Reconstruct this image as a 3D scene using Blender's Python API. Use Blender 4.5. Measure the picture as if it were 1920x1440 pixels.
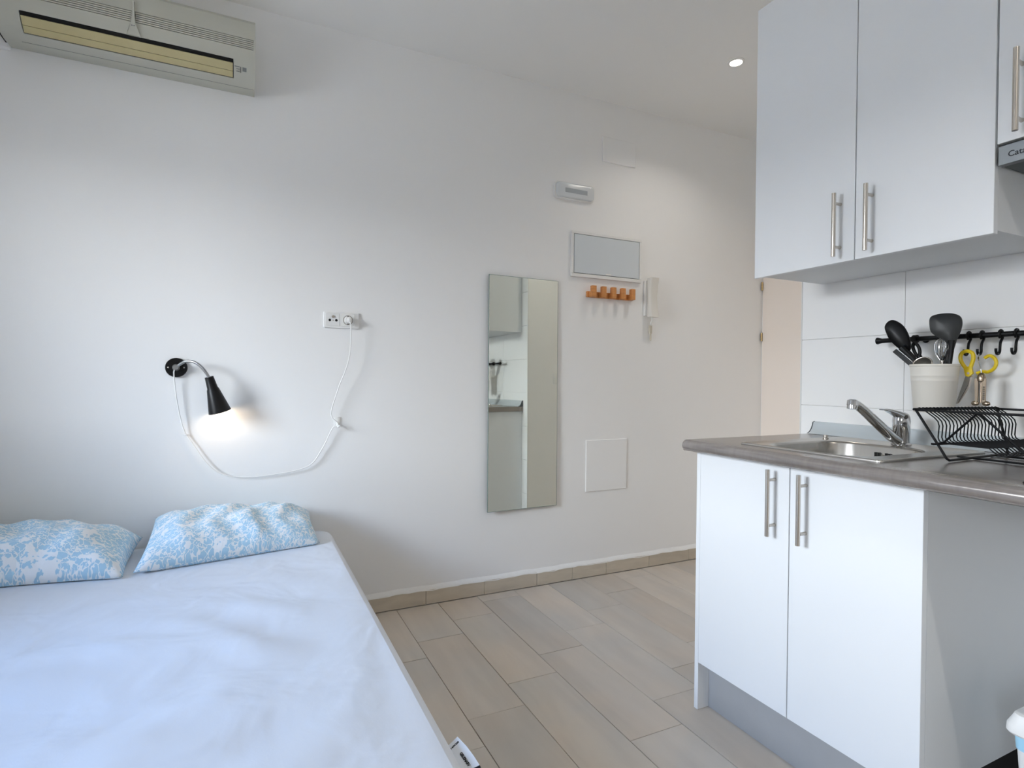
import bpy, bmesh, math, random
from mathutils import Vector, Matrix
random.seed(7)
for o in list(bpy.data.objects):
    bpy.data.objects.remove(o)
C = bpy.context.scene.collection
scn = bpy.context.scene
PI = math.pi

# ------------------------------------------------------------------ camera
YAW, PITCH, ROLL = math.radians(25.5504), math.radians(-0.5456), math.radians(0.5630)
f_ = Vector((math.sin(YAW)*math.cos(PITCH), math.cos(YAW)*math.cos(PITCH), math.sin(PITCH)))
r_ = Vector((math.cos(YAW), -math.sin(YAW), 0.0)); u_ = r_.cross(f_)
r2 = r_*math.cos(ROLL) + u_*math.sin(ROLL); u2 = -r_*math.sin(ROLL) + u_*math.cos(ROLL)
cam = bpy.data.cameras.new('camera'); cam.sensor_width = 36.0; cam.sensor_fit = 'HORIZONTAL'
cam.lens = 1054.47/1920*36.0; cam.clip_start = 0.02
co = bpy.data.objects.new('camera', cam); C.objects.link(co)
M = Matrix((r2, u2, -f_)).transposed().to_4x4(); M.translation = Vector((0, 0, 1.085))
co.matrix_world = M
scn.camera = co

# ------------------------------------------------------------------ world, sky light, exposure
SKY, DOWN, FILL, BULB = 44.5, 2.6, 8.5, 0.60
wd = bpy.data.worlds.new('world'); scn.world = wd; wd.use_nodes = True
nt = wd.node_tree; nt.nodes.clear()
tc = nt.nodes.new('ShaderNodeTexCoord'); sx = nt.nodes.new('ShaderNodeSeparateXYZ')
mp = nt.nodes.new('ShaderNodeMapRange'); mp.inputs['From Min'].default_value = -1; mp.inputs['From Max'].default_value = 1
rp = nt.nodes.new('ShaderNodeValToRGB'); bg = nt.nodes.new('ShaderNodeBackground'); wo = nt.nodes.new('ShaderNodeOutputWorld')
cr = rp.color_ramp
cr.elements[0].position = 0.0; cr.elements[0].color = (0.34, 0.34, 0.33, 1)
cr.elements[1].position = 1.0; cr.elements[1].color = (0.08, 0.20, 0.50, 1)
for p_, c_ in ((0.49, (0.46, 0.46, 0.45, 1)), (0.53, (0.92, 0.96, 1.0, 1)), (0.63, (0.84, 0.92, 1.0, 1)), (0.75, (0.26, 0.43, 0.74, 1)), (0.88, (0.11, 0.25, 0.58, 1))):
    e = cr.elements.new(p_); e.color = c_
nt.links.new(tc.outputs['Generated'], sx.inputs[0]); nt.links.new(sx.outputs['Z'], mp.inputs['Value'])
nt.links.new(mp.outputs['Result'], rp.inputs['Fac']); nt.links.new(rp.outputs['Color'], bg.inputs['Color'])
bg.inputs['Strength'].default_value = SKY
nt.links.new(bg.outputs[0], wo.inputs['Surface'])

WINS = [(0.86, 1.86, 1.08, 2.06), (-1.50, -1.00, 1.08, 2.06)]     # left wall windows, the second unseen and added for fill: y0, y1, z0, z1
for (a, b, c, d) in WINS:
    al = bpy.data.lights.new('window_portal', 'AREA'); al.shape = 'RECTANGLE'
    al.size = d-c; al.size_y = b-a
    al.cycles.is_portal = True
    ao = bpy.data.objects.new('window_portal', al); C.objects.link(ao)
    ao.location = (-2.01, (a+b)/2, (c+d)/2); ao.rotation_euler = (0, -PI/2, 0)

scn.view_settings.view_transform = 'Standard'
scn.view_settings.look = 'None'
scn.view_settings.gamma = 1.0
scn.view_settings.use_curve_mapping = False
scn.view_settings.exposure = 0.0
scn.cycles.use_denoising = True
scn.cycles.max_bounces = 14
scn.cycles.diffuse_bounces = 8
scn.cycles.glossy_bounces = 6
scn.cycles.transparent_max_bounces = 12
scn.cycles.sample_clamp_indirect = 6.0
scn.cycles.caustics_reflective = False
scn.cycles.caustics_refractive = False

# ------------------------------------------------------------------ helpers
def srgb(r, g, b):
    def k(c):
        c /= 255.0
        return c/12.92 if c <= 0.04045 else ((c+0.055)/1.055)**2.4
    return (k(r), k(g), k(b), 1.0)

def mat(name, col, rough=0.5, metal=0.0, spec=0.5, noise=None, bump=None, stretch=(1, 1, 1), emit=None, coat=0.0, rnd=0.0):
    """noise=(scale, amount): tone variation; bump=(scale, strength, distance); rnd: tone per object"""
    m = bpy.data.materials.new(name); m.use_nodes = True
    n = m.node_tree.nodes; l = m.node_tree.links
    b = n['Principled BSDF']
    b.inputs['Base Color'].default_value = col
    b.inputs['Roughness'].default_value = rough
    b.inputs['Metallic'].default_value = metal
    b.inputs['Specular IOR Level'].default_value = spec
    b.inputs['Coat Weight'].default_value = coat
    if emit:
        b.inputs['Emission Color'].default_value = emit[0]; b.inputs['Emission Strength'].default_value = emit[1]
    if noise or bump:
        t = n.new('ShaderNodeTexCoord'); mm = n.new('ShaderNodeMapping'); mm.inputs['Scale'].default_value = stretch
        l.new(t.outputs['Object'], mm.inputs['Vector'])
    src = None
    if noise:
        nz = n.new('ShaderNodeTexNoise'); nz.inputs['Scale'].default_value = noise[0]; nz.inputs['Detail'].default_value = 6
        l.new(mm.outputs[0], nz.inputs['Vector'])
        mr = n.new('ShaderNodeMapRange'); mr.inputs['From Min'].default_value = 0.25; mr.inputs['From Max'].default_value = 0.75
        mr.inputs['To Min'].default_value = 1-noise[1]; mr.inputs['To Max'].default_value = 1+noise[1]
        l.new(nz.outputs['Fac'], mr.inputs['Value'])
        src = mr.outputs[0]
    if rnd:
        oi = n.new('ShaderNodeObjectInfo'); m2 = n.new('ShaderNodeMapRange')
        m2.inputs['To Min'].default_value = 1-rnd; m2.inputs['To Max'].default_value = 1+rnd
        l.new(oi.outputs['Random'], m2.inputs['Value'])
        if src is not None:
            mu = n.new('ShaderNodeMath'); mu.operation = 'MULTIPLY'; l.new(src, mu.inputs[0]); l.new(m2.outputs[0], mu.inputs[1]); src = mu.outputs[0]
        else:
            src = m2.outputs[0]
    if src is not None:
        vm = n.new('ShaderNodeVectorMath'); vm.operation = 'SCALE'; vm.inputs[0].default_value = col[:3]
        l.new(src, vm.inputs['Scale']); l.new(vm.outputs[0], b.inputs['Base Color'])
    if bump:
        nb = n.new('ShaderNodeTexNoise'); nb.inputs['Scale'].default_value = bump[0]; nb.inputs['Detail'].default_value = 4
        l.new(mm.outputs[0], nb.inputs['Vector'])
        bp = n.new('ShaderNodeBump'); bp.inputs['Strength'].default_value = bump[1]; bp.inputs['Distance'].default_value = bump[2]
        l.new(nb.outputs['Fac'], bp.inputs['Height']); l.new(bp.outputs[0], b.inputs['Normal'])
    return m

class B:
    """collects shapes in world coordinates; build() links them as one mesh object"""
    def __init__(s): s.v = []; s.f = []; s.uv = None
    def add(s, v, f):
        o = len(s.v); s.v += [tuple(p) for p in v]; s.f += [[i+o for i in q] for q in f]; return s
    def bm(s, bm):
        bm.verts.ensure_lookup_table(); bm.verts.index_update()
        s.add([v.co for v in bm.verts], [[v.index for v in q.verts] for q in bm.faces]); bm.free(); return s
    def box(s, x0, x1, y0, y1, z0, z1, bev=0.0, seg=2):
        bm = bmesh.new(); bmesh.ops.create_cube(bm, size=1.0)
        for v in bm.verts:
            v.co = Vector(((x0+x1)/2+v.co.x*(x1-x0), (y0+y1)/2+v.co.y*(y1-y0), (z0+z1)/2+v.co.z*(z1-z0)))
        if bev:
            bmesh.ops.bevel(bm, geom=bm.edges[:], offset=bev, segments=seg, profile=0.5, affect='EDGES')
        return s.bm(bm)
    def cyl(s, p0, p1, r0, r1=None, n=20, cap=True):
        r1 = r0 if r1 is None else r1
        return s.lathe(p0, Vector(p1)-Vector(p0), [(r0, 0), (r1, (Vector(p1)-Vector(p0)).length)], n, cap)
    def lathe(s, p0, axis, prof, n=24, cap=True):
        p0 = Vector(p0); a = Vector(axis).normalized()
        h = Vector((0, 0, 1)) if abs(a.z) < 0.9 else Vector((1, 0, 0))
        e1 = a.cross(h).normalized(); e2 = a.cross(e1)
        v = []; fs = []
        for (r, t) in prof:
            for i in range(n):
                g = 2*PI*i/n; v.append(p0+a*t+e1*(r*math.cos(g))+e2*(r*math.sin(g)))
        for k in range(len(prof)-1):
            for i in range(n):
                j = (i+1) % n; fs.append([k*n+i, k*n+j, (k+1)*n+j, (k+1)*n+i])
        if cap:
            fs.append(list(range(n))[::-1]); fs.append([(len(prof)-1)*n+i for i in range(n)])
        return s.add(v, fs)
    def sphere(s, c, r, sc=(1, 1, 1), n=16, m=10):
        c = Vector(c); v = [c+Vector((0, 0, -r*sc[2]))]; fs = []
        for k in range(1, m):
            a = -PI/2+PI*k/m
            for i in range(n):
                g = 2*PI*i/n; v.append(c+Vector((r*sc[0]*math.cos(a)*math.cos(g), r*sc[1]*math.cos(a)*math.sin(g), r*sc[2]*math.sin(a))))
        v.append(c+Vector((0, 0, r*sc[2])))
        for i in range(n):
            j = (i+1) % n
            fs.append([0, 1+j, 1+i]); fs.append([len(v)-1, 1+(m-2)*n+i, 1+(m-2)*n+j])
            for k in range(m-2): fs.append([1+k*n+i, 1+k*n+j, 1+(k+1)*n+j, 1+(k+1)*n+i])
        return s.add(v, fs)
    def tube(s, pts, r, n=8, closed=False, smooth=0, flat=None):
        pts = [Vector(p) for p in pts]
        if smooth: pts = spline(pts, smooth, closed)
        N = len(pts); rs = r if isinstance(r, (list, tuple)) else [r]*N
        if len(rs) != N: rs = [rs[0]+(rs[-1]-rs[0])*i/(N-1) for i in range(N)]
        v = []; fs = []; e1 = None
        for i, p in enumerate(pts):
            a = pts[(i+1) % N]-pts[i-1] if (closed or 0 < i < N-1) else (pts[1]-pts[0] if i == 0 else pts[-1]-pts[-2])
            a.normalize()
            if e1 is None:
                h = flat if flat is not None else (Vector((0, 0, 1)) if abs(a.z) < 0.9 else Vector((1, 0, 0)))
                e1 = (h-a*h.dot(a)).normalized()
            else:
                e1 = (e1-a*e1.dot(a)); e1 = e1.normalized() if e1.length > 1e-6 else a.orthogonal().normalized()
            e2 = a.cross(e1)
            for k in range(n):
                g = 2*PI*k/n; v.append(p+e1*(rs[i]*math.cos(g))+e2*(rs[i]*math.sin(g)))
        for i in range(N if closed else N-1):
            j = (i+1) % N
            for k in range(n):
                q = (k+1) % n; fs.append([i*n+k, i*n+q, j*n+q, j*n+k])
        if not closed:
            fs.append(list(range(n))[::-1]); fs.append([(N-1)*n+k for k in range(n)])
        return s.add(v, fs)
    def prism(s, outline, d, bev=0.0, seg=2):
        """outline: 3D points of a flat polygon, extruded by vector d"""
        bm = bmesh.new(); d = Vector(d)
        vs = [bm.verts.new(Vector(p)) for p in outline]; fc = bm.faces.new(vs)
        ex = bmesh.ops.extrude_face_region(bm, geom=[fc])
        nv = [g for g in ex['geom'] if isinstance(g, bmesh.types.BMVert)]
        bmesh.ops.translate(bm, verts=nv, vec=d)
        bmesh.ops.recalc_face_normals(bm, faces=bm.faces[:])
        if bev:
            big = set(nv)
            ed = [e for e in bm.edges if all(v in big for v in e.verts)]
            bmesh.ops.bevel(bm, geom=ed, offset=bev, segments=seg, profile=0.5, affect='EDGES')
        return s.bm(bm)
    def loft(s, loops, cap0=False, cap1=False):
        n = len(loops[0]); v = [p for L in loops for p in L]; fs = []
        for k in range(len(loops)-1):
            for i in range(n):
                j = (i+1) % n; fs.append([k*n+i, k*n+j, (k+1)*n+j, (k+1)*n+i])
        if cap0: fs.append(list(range(n))[::-1])
        if cap1: fs.append([(len(loops)-1)*n+i for i in range(n)])
        return s.add(v, fs)
    def build(s, name, m, parent=None, org=None, kind=None, label=None, angle=35, fix=True):
        me = bpy.data.meshes.new(name)
        o0 = Vector(org) if org is not None else (Vector(parent['_o']) if parent is not None else Vector((0, 0, 0)))
        me.from_pydata([Vector(p)-o0 for p in s.v], [], s.f)
        if fix:
            bm = bmesh.new(); bm.from_mesh(me); bmesh.ops.recalc_face_normals(bm, faces=bm.faces[:]); bm.to_mesh(me); bm.free()
        me.polygons.foreach_set('use_smooth', [True]*len(me.polygons))
        me.set_sharp_from_angle(angle=math.radians(angle))
        me.materials.append(m); me.update()
        o = bpy.data.objects.new(name, me); C.objects.link(o)
        if parent is not None: o.parent = parent
        else: o.location = o0
        o['_o'] = tuple(o0)
        if kind: o['kind'] = kind
        if label: o['label'] = label
        return o

def spline(p, k, closed=False):
    out = []; N = len(p)
    for i in range(N if closed else N-1):
        a = p[i-1] if (closed or i > 0) else p[0]*2-p[1]
        b = p[i]; c = p[(i+1) % N]; d = p[(i+2) % N] if (closed or i+2 < N) else p[-1]*2-p[-2]
        for t in range(k):
            u = t/k
            out.append(0.5*((2*b)+(c-a)*u+(2*a-5*b+4*c-d)*u*u+(3*b-a-3*c+d)*u**3))
    if not closed: out.append(p[-1])
    return out

def rrect(u0, u1, v0, v1, r, n=6):
    out = []
    for (cu, cv, a0) in ((u1-r, v1-r, 0), (u0+r, v1-r, PI/2), (u0+r, v0+r, PI), (u1-r, v0+r, 1.5*PI)):
        for i in range(n+1):
            a = a0+PI/2*i/n; out.append((cu+r*math.cos(a), cv+r*math.sin(a)))
    return out

def thing(name, label, cat, loc, group=None):
    o = bpy.data.objects.new(name, None); o.empty_display_size = 0.05
    C.objects.link(o); o.location = loc; o['_o'] = tuple(loc); o['label'] = label; o['category'] = cat
    if group: o['group'] = group
    return o
def tag(o, label, cat, group=None):
    o['label'] = label; o['category'] = cat
    if group: o['group'] = group
    return o
def dup(root, loc, label=None):
    def cp(o, par):
        c = o.copy(); C.objects.link(c)
        if par is not None: c.parent = par
        for ch in o.children: cp(ch, c)
        return c
    r = cp(root, None); r.location = loc
    if label: r['label'] = label
    return r

# ------------------------------------------------------------------ materials
WALL = mat('wall_paint', srgb(241, 240, 238), 0.62, spec=0.3, bump=(26, 0.10, 0.004))
FACADE = mat('sky_screen_facade', srgb(190, 184, 174), 0.9)
CEIL = mat('ceiling_paint', srgb(240, 239, 236), 0.8, spec=0.2)
TILE = mat('glazed_wall_tile', srgb(244, 243, 241), 0.10, spec=0.5, bump=(5, 0.02, 0.01))
GROUT = mat('grout', srgb(205, 203, 198), 0.9)
FGROUT = mat('floor_grout', srgb(108, 97, 88), 0.9)
BASE = mat('baseboard_tile', srgb(196, 185, 167), 0.45, noise=(9, 0.10), stretch=(1, 1, 4), rnd=0.05)
CAULK = mat('white_caulk', srgb(240, 239, 236), 0.7, bump=(60, 0.4, 0.004))
DOORM = mat('entrance_door_paint', srgb(244, 234, 225), 0.45)
LAM = mat('white_laminate', srgb(234, 236, 238), 0.34, spec=0.45)
LAME = mat('white_carcass', srgb(226, 228, 229), 0.5)
PLINTH = mat('grey_plinth', srgb(168, 168, 168), 0.45, noise=(14, 0.03))
STEEL = mat('brushed_steel', srgb(206, 199, 190), 0.27, 1.0, noise=(60, 0.05), stretch=(1, 1, 0.05))
SINKM = mat('sink_steel', srgb(190, 186, 180), 0.27, 1.0, noise=(30, 0.04), stretch=(1, 8, 1), bump=(90, 0.05, 0.001))
CHROME = mat('chrome', srgb(205, 206, 208), 0.08, 1.0)
BLACK = mat('black_metal', srgb(9, 9, 10), 0.45, spec=0.25)
BLACKP = mat('black_plastic', srgb(8, 8, 9), 0.40, spec=0.3)
GREYP = mat('dark_grey_plastic', srgb(44, 45, 45), 0.42, spec=0.4)
WHITEP = mat('white_plastic', srgb(233, 232, 229), 0.35, spec=0.45)
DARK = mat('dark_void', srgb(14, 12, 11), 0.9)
ACB = mat('aged_white_plastic', srgb(190, 189, 177), 0.42, spec=0.4)
ACL = mat('yellowed_louver_plastic', srgb(190, 178, 134), 0.42, noise=(20, 0.05))
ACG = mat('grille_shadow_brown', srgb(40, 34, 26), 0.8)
GREY = mat('grey_print', srgb(120, 122, 120), 0.6)
WOODP = mat('beech_wood', srgb(206, 140, 80), 0.5, noise=(40, 0.14), stretch=(0.3, 1, 3))
MIRROR = mat('mirror_silver', srgb(236, 240, 232), 0.012, 1.0)
MEDGE = mat('mirror_glass_edge', srgb(120, 140, 132), 0.15)
YEL = mat('yellow_plastic', srgb(222, 192, 28), 0.4)
SEAT = mat('clear_diffuser', srgb(216, 219, 220), 0.2, spec=0.6)
BLUE = mat('pale_blue_plastic', srgb(168, 216, 240), 0.25)
BRASS = mat('nickel_opener', srgb(160, 144, 126), 0.28, 1.0)
HINGE = mat('brass_hinge', srgb(190, 165, 120), 0.35, 0.8)
WIREG = mat('navy_black_coated_wire', srgb(7, 8, 11), 0.42, spec=0.25)
BUCK = mat('cream_enamel', srgb(224, 219, 209), 0.42, spec=0.4)
GASKET = mat('grey_gap', srgb(120, 126, 128), 0.7)
HOODM = mat('hood_steel', srgb(128, 132, 136), 0.38, 0.9)
LABELM = mat('label_cloth', srgb(226, 230, 236), 0.8)

def floor_mat():
    m = bpy.data.materials.new('wood_look_tile'); m.use_nodes = True
    n = m.node_tree.nodes; l = m.node_tree.links; b = n['Principled BSDF']
    t = n.new('ShaderNodeTexCoord'); oi = n.new('ShaderNodeObjectInfo')
    add = n.new('ShaderNodeVectorMath'); add.operation = 'ADD'
    sc = n.new('ShaderNodeVectorMath'); sc.operation = 'SCALE'; sc.inputs['Scale'].default_value = 37.0
    cb = n.new('ShaderNodeCombineXYZ')
    for k in range(3): l.new(oi.outputs['Random'], cb.inputs[k])
    l.new(cb.outputs[0], sc.inputs[0]); l.new(t.outputs['Object'], add.inputs[0]); l.new(sc.outputs[0], add.inputs[1])
    mp = n.new('ShaderNodeMapping'); mp.inputs['Scale'].default_value = (9, 1.3, 1); l.new(add.outputs[0], mp.inputs['Vector'])
    n1 = n.new('ShaderNodeTexNoise'); n1.inputs['Scale'].default_value = 1.3; n1.inputs['Detail'].default_value = 7; n1.inputs['Distortion'].default_value = 0.6
    l.new(mp.outputs[0], n1.inputs['Vector'])
    n2 = n.new('ShaderNodeTexNoise'); n2.inputs['Scale'].default_value = 3.0; n2.inputs['Detail'].default_value = 3
    l.new(add.outputs[0], n2.inputs['Vector'])
    r1 = n.new('ShaderNodeValToRGB')
    r1.color_ramp.elements[0].position = 0.3; r1.color_ramp.elements[0].color = srgb(184, 175, 163)
    r1.color_ramp.elements[1].position = 0.7; r1.color_ramp.elements[1].color = srgb(210, 201, 188)
    l.new(n1.outputs['Fac'], r1.inputs['Fac'])
    r2 = n.new('ShaderNodeValToRGB')
    r2.color_ramp.elements[0].position = 0.35; r2.color_ramp.elements[0].color = srgb(190, 185, 179)
    r2.color_ramp.elements[1].position = 0.68; r2.color_ramp.elements[1].color = srgb(209, 192, 175)
    l.new(n2.outputs['Fac'], r2.inputs['Fac'])
    mx = n.new('ShaderNodeMix'); mx.data_type = 'RGBA'; mx.inputs['Factor'].default_value = 0.5
    l.new(r1.outputs[0], mx.inputs['A']); l.new(r2.outputs[0], mx.inputs['B'])
    mr = n.new('ShaderNodeMapRange'); mr.inputs['To Min'].default_value = 0.90; mr.inputs['To Max'].default_value = 1.08
    l.new(oi.outputs['Random'], mr.inputs['Value'])
    vm = n.new('ShaderNodeVectorMath'); vm.operation = 'SCALE'; l.new(mx.outputs['Result'], vm.inputs[0]); l.new(mr.outputs[0], vm.inputs['Scale'])
    l.new(vm.outputs[0], b.inputs['Base Color'])
    b.inputs['Roughness'].default_value = 0.42; b.inputs['Specular IOR Level'].default_value = 0.4
    bp = n.new('ShaderNodeBump'); bp.inputs['Strength'].default_value = 0.12; bp.inputs['Distance'].default_value = 0.003
    l.new(n1.outputs['Fac'], bp.inputs['Height']); l.new(bp.outputs[0], b.inputs['Normal'])
    return m
FLOOR = floor_mat()

def worktop_mat():
    m = mat('worktop_laminate', srgb(142, 134, 129), 0.22, 0.3, spec=0.6)
    n = m.node_tree.nodes; l = m.node_tree.links; b = n['Principled BSDF']
    t = n.new('ShaderNodeTexCoord'); mp = n.new('ShaderNodeMapping'); mp.inputs['Scale'].default_value = (70, 3, 70)
    l.new(t.outputs['Object'], mp.inputs['Vector'])
    nz = n.new('ShaderNodeTexNoise'); nz.inputs['Scale'].default_value = 1.6; nz.inputs['Detail'].default_value = 5; l.new(mp.outputs[0], nz.inputs['Vector'])
    mp2 = n.new('ShaderNodeMapping'); mp2.inputs['Scale'].default_value = (7, 90, 7); l.new(t.outputs['Object'], mp2.inputs['Vector'])
    nz2 = n.new('ShaderNodeTexNoise'); nz2.inputs['Scale'].default_value = 1.2; nz2.inputs['Detail'].default_value = 4; l.new(mp2.outputs[0], nz2.inputs['Vector'])
    ad = n.new('ShaderNodeMath'); ad.operation = 'ADD'; w2 = n.new('ShaderNodeMath'); w2.operation = 'MULTIPLY_ADD'; w2.inputs[1].default_value = 0.25; w2.inputs[2].default_value = 0.375; l.new(nz2.outputs['Fac'], w2.inputs[0])
    l.new(nz.outputs['Fac'], ad.inputs[0]); l.new(w2.outputs[0], ad.inputs[1])
    r = n.new('ShaderNodeValToRGB'); r.color_ramp.elements[0].position = 0.36; r.color_ramp.elements[0].color = srgb(120, 113, 109)
    r.color_ramp.elements[1].position = 0.66; r.color_ramp.elements[1].color = srgb(166, 159, 155)
    dv = n.new('ShaderNodeMath'); dv.operation = 'MULTIPLY'; dv.inputs[1].default_value = 0.5; l.new(ad.outputs[0], dv.inputs[0])
    l.new(dv.outputs[0], r.inputs['Fac']); l.new(r.outputs[0], b.inputs['Base Color'])
    return m
WORK = worktop_mat()

def fabric_mat():
    m = mat('white_sheet_cloth', srgb(222, 225, 230), 0.9, spec=0.15)
    n = m.node_tree.nodes; l = m.node_tree.links; b = n['Principled BSDF']
    b.inputs['Sheen Weight'].default_value = 0.15
    t = n.new('ShaderNodeTexCoord')
    nz = n.new('ShaderNodeTexNoise'); nz.inputs['Scale'].default_value = 5.0; nz.inputs['Detail'].default_value = 2.5; nz.inputs['Distortion'].default_value = 0.5
    l.new(t.outputs['Object'], nz.inputs['Vector'])
    bp = n.new('ShaderNodeBump'); bp.inputs['Strength'].default_value = 0.6; bp.inputs['Distance'].default_value = 0.03
    l.new(nz.outputs['Fac'], bp.inputs['Height'])
    n2 = n.new('ShaderNodeTexNoise'); n2.inputs['Scale'].default_value = 240; l.new(t.outputs['Object'], n2.inputs['Vector'])
    b2 = n.new('ShaderNodeBump'); b2.inputs['Strength'].default_value = 0.12; b2.inputs['Distance'].default_value = 0.001
    l.new(n2.outputs['Fac'], b2.inputs['Height']); l.new(bp.outputs[0], b2.inputs['Normal']); l.new(b2.outputs[0], b.inputs['Normal'])
    return m
SHEET = fabric_mat()

def pillow_mat():
    m = bpy.data.materials.new('blue_floral_cotton'); m.use_nodes = True
    n = m.node_tree.nodes; l = m.node_tree.links; b = n['Principled BSDF']
    b.inputs['Roughness'].default_value = 0.88; b.inputs['Specular IOR Level'].default_value = 0.15
    t = n.new('ShaderNodeTexCoord')
    nz = n.new('ShaderNodeTexNoise'); nz.inputs['Scale'].default_value = 22; nz.inputs['Detail'].default_value = 2; l.new(t.outputs['UV'], nz.inputs['Vector'])
    mxv = n.new('ShaderNodeMix'); mxv.data_type = 'RGBA'; mxv.blend_type = 'LINEAR_LIGHT'; mxv.inputs['Factor'].default_value = 0.045
    l.new(t.outputs['UV'], mxv.inputs['A']); l.new(nz.outputs['Color'], mxv.inputs['B'])
    v1 = n.new('ShaderNodeTexVoronoi'); v1.feature = 'DISTANCE_TO_EDGE'; v1.inputs['Scale'].default_value = 23
    v2 = n.new('ShaderNodeTexVoronoi'); v2.feature = 'F1'; v2.inputs['Scale'].default_value = 23
    l.new(mxv.outputs['Result'], v1.inputs['Vector']); l.new(mxv.outputs['Result'], v2.inputs['Vector'])
    # petals: blue cells with pale veins between, a pale eye in some of them, some cells left white
    e1 = n.new('ShaderNodeMapRange'); e1.inputs['From Min'].default_value = 0.05; e1.inputs['From Max'].default_value = 0.10; l.new(v1.outputs['Distance'], e1.inputs['Value'])
    e2 = n.new('ShaderNodeMapRange'); e2.inputs['From Min'].default_value = 0.13; e2.inputs['From Max'].default_value = 0.19; l.new(v2.outputs['Distance'], e2.inputs['Value'])
    sp = n.new('ShaderNodeSeparateColor'); l.new(v2.outputs['Color'], sp.inputs[0])
    gt = n.new('ShaderNodeMath'); gt.operation = 'GREATER_THAN'; gt.inputs[1].default_value = 0.14; l.new(sp.outputs[0], gt.inputs[0])
    ge = n.new('ShaderNodeMath'); ge.operation = 'GREATER_THAN'; ge.inputs[1].default_value = 0.38; l.new(sp.outputs[1], ge.inputs[0])
    mxe = n.new('ShaderNodeMath'); mxe.operation = 'MAXIMUM'; l.new(e2.outputs[0], mxe.inputs[0]); l.new(ge.outputs[0], mxe.inputs[1])
    m1 = n.new('ShaderNodeMath'); m1.operation = 'MULTIPLY'; l.new(e1.outputs[0], m1.inputs[0]); l.new(gt.outputs[0], m1.inputs[1])
    m2 = n.new('ShaderNodeMath'); m2.operation = 'MULTIPLY'; l.new(m1.outputs[0], m2.inputs[0]); l.new(mxe.outputs[0], m2.inputs[1])
    mx = n.new('ShaderNodeMix'); mx.data_type = 'RGBA'; mx.inputs['A'].default_value = srgb(238, 240, 241); mx.inputs['B'].default_value = srgb(176, 210, 228)
    l.new(m2.outputs[0], mx.inputs['Factor']); l.new(mx.outputs['Result'], b.inputs['Base Color'])
    nb = n.new('ShaderNodeTexNoise'); nb.inputs['Scale'].default_value = 9; nb.inputs['Detail'].default_value = 5; nb.inputs['Distortion'].default_value = 0.8
    l.new(t.outputs['UV'], nb.inputs['Vector'])
    bp = n.new('ShaderNodeBump'); bp.inputs['Strength'].default_value = 0.35; bp.inputs['Distance'].default_value = 0.012
    l.new(nb.outputs['Fac'], bp.inputs['Height']); l.new(bp.outputs[0], b.inputs['Normal'])
    return m
PILLOW = pillow_mat()

def glass_mat():
    m = bpy.data.materials.new('window_glass'); m.use_nodes = True
    n = m.node_tree.nodes; l = m.node_tree.links; n.clear()
    o = n.new('ShaderNodeOutputMaterial'); mx = n.new('ShaderNodeMixShader'); fr = n.new('ShaderNodeFresnel'); fr.inputs[0].default_value = 1.45
    tr = n.new('ShaderNodeBsdfTransparent'); gl = n.new('ShaderNodeBsdfGlossy'); gl.inputs['Roughness'].default_value = 0.02
    l.new(fr.outputs[0], mx.inputs[0]); l.new(tr.outputs[0], mx.inputs[1]); l.new(gl.outputs[0], mx.inputs[2]); l.new(mx.outputs[0], o.inputs[0])
    return m
GLASS = glass_mat()
LAMPW = mat('warm_bulb', srgb(255, 240, 215), 0.4, emit=((1.0, 0.80, 0.56, 1), 14.0))
SPOTE = mat('downlight_lens', srgb(255, 250, 240), 0.4, emit=((1.0, 0.93, 0.82, 1), 14.0))

# ------------------------------------------------------------------ room shell
XL, XR, YF, YW, ZC, XK, YK = -1.85, 3.04, -2.0, 2.60, 2.62, 1.955, 1.49
fl = B().box(XL-0.2, XR+0.2, YF-0.1, YW+0.1, -0.12, -0.010).build('floor', FGROUT, kind='structure')
PW, PL, GAP = 0.2025, 0.577, 0.0019
shared = None
k = 0
x0 = 0.6495-PW*13
while x0 < XR-0.001:
    off = (2.095+0.139*(k-12)) % PL
    ys = [YF]+[off+PL*i for i in range(-6, 8) if YF+0.01 < off+PL*i < YW-0.014]+[YW-0.012]
    a, b2 = max(x0, XL), min(x0+PW, XR)
    if b2-a > 0.02:
        for y0, y1 in zip(ys[:-1], ys[1:]):
            full = abs((y1-y0)-PL) < 1e-4 and abs((b2-a)-PW) < 1e-4
            loc = Vector(((a+b2)/2, (y0+y1)/2, random.uniform(-0.0007, 0.0003)))
            if full and shared is not None:
                o = bpy.data.objects.new('tile', shared); C.objects.link(o)
            else:
                w, h = (b2-a-GAP)/2, (y1-y0-GAP)/2
                o = B().box(-w, w, -h, h, -0.0105, 0.0, 0.0008, 1).build('tile', FLOOR)
                if full: shared = o.data
            o.parent = fl; o.location = loc
    x0 += PW; k += 1

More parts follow.
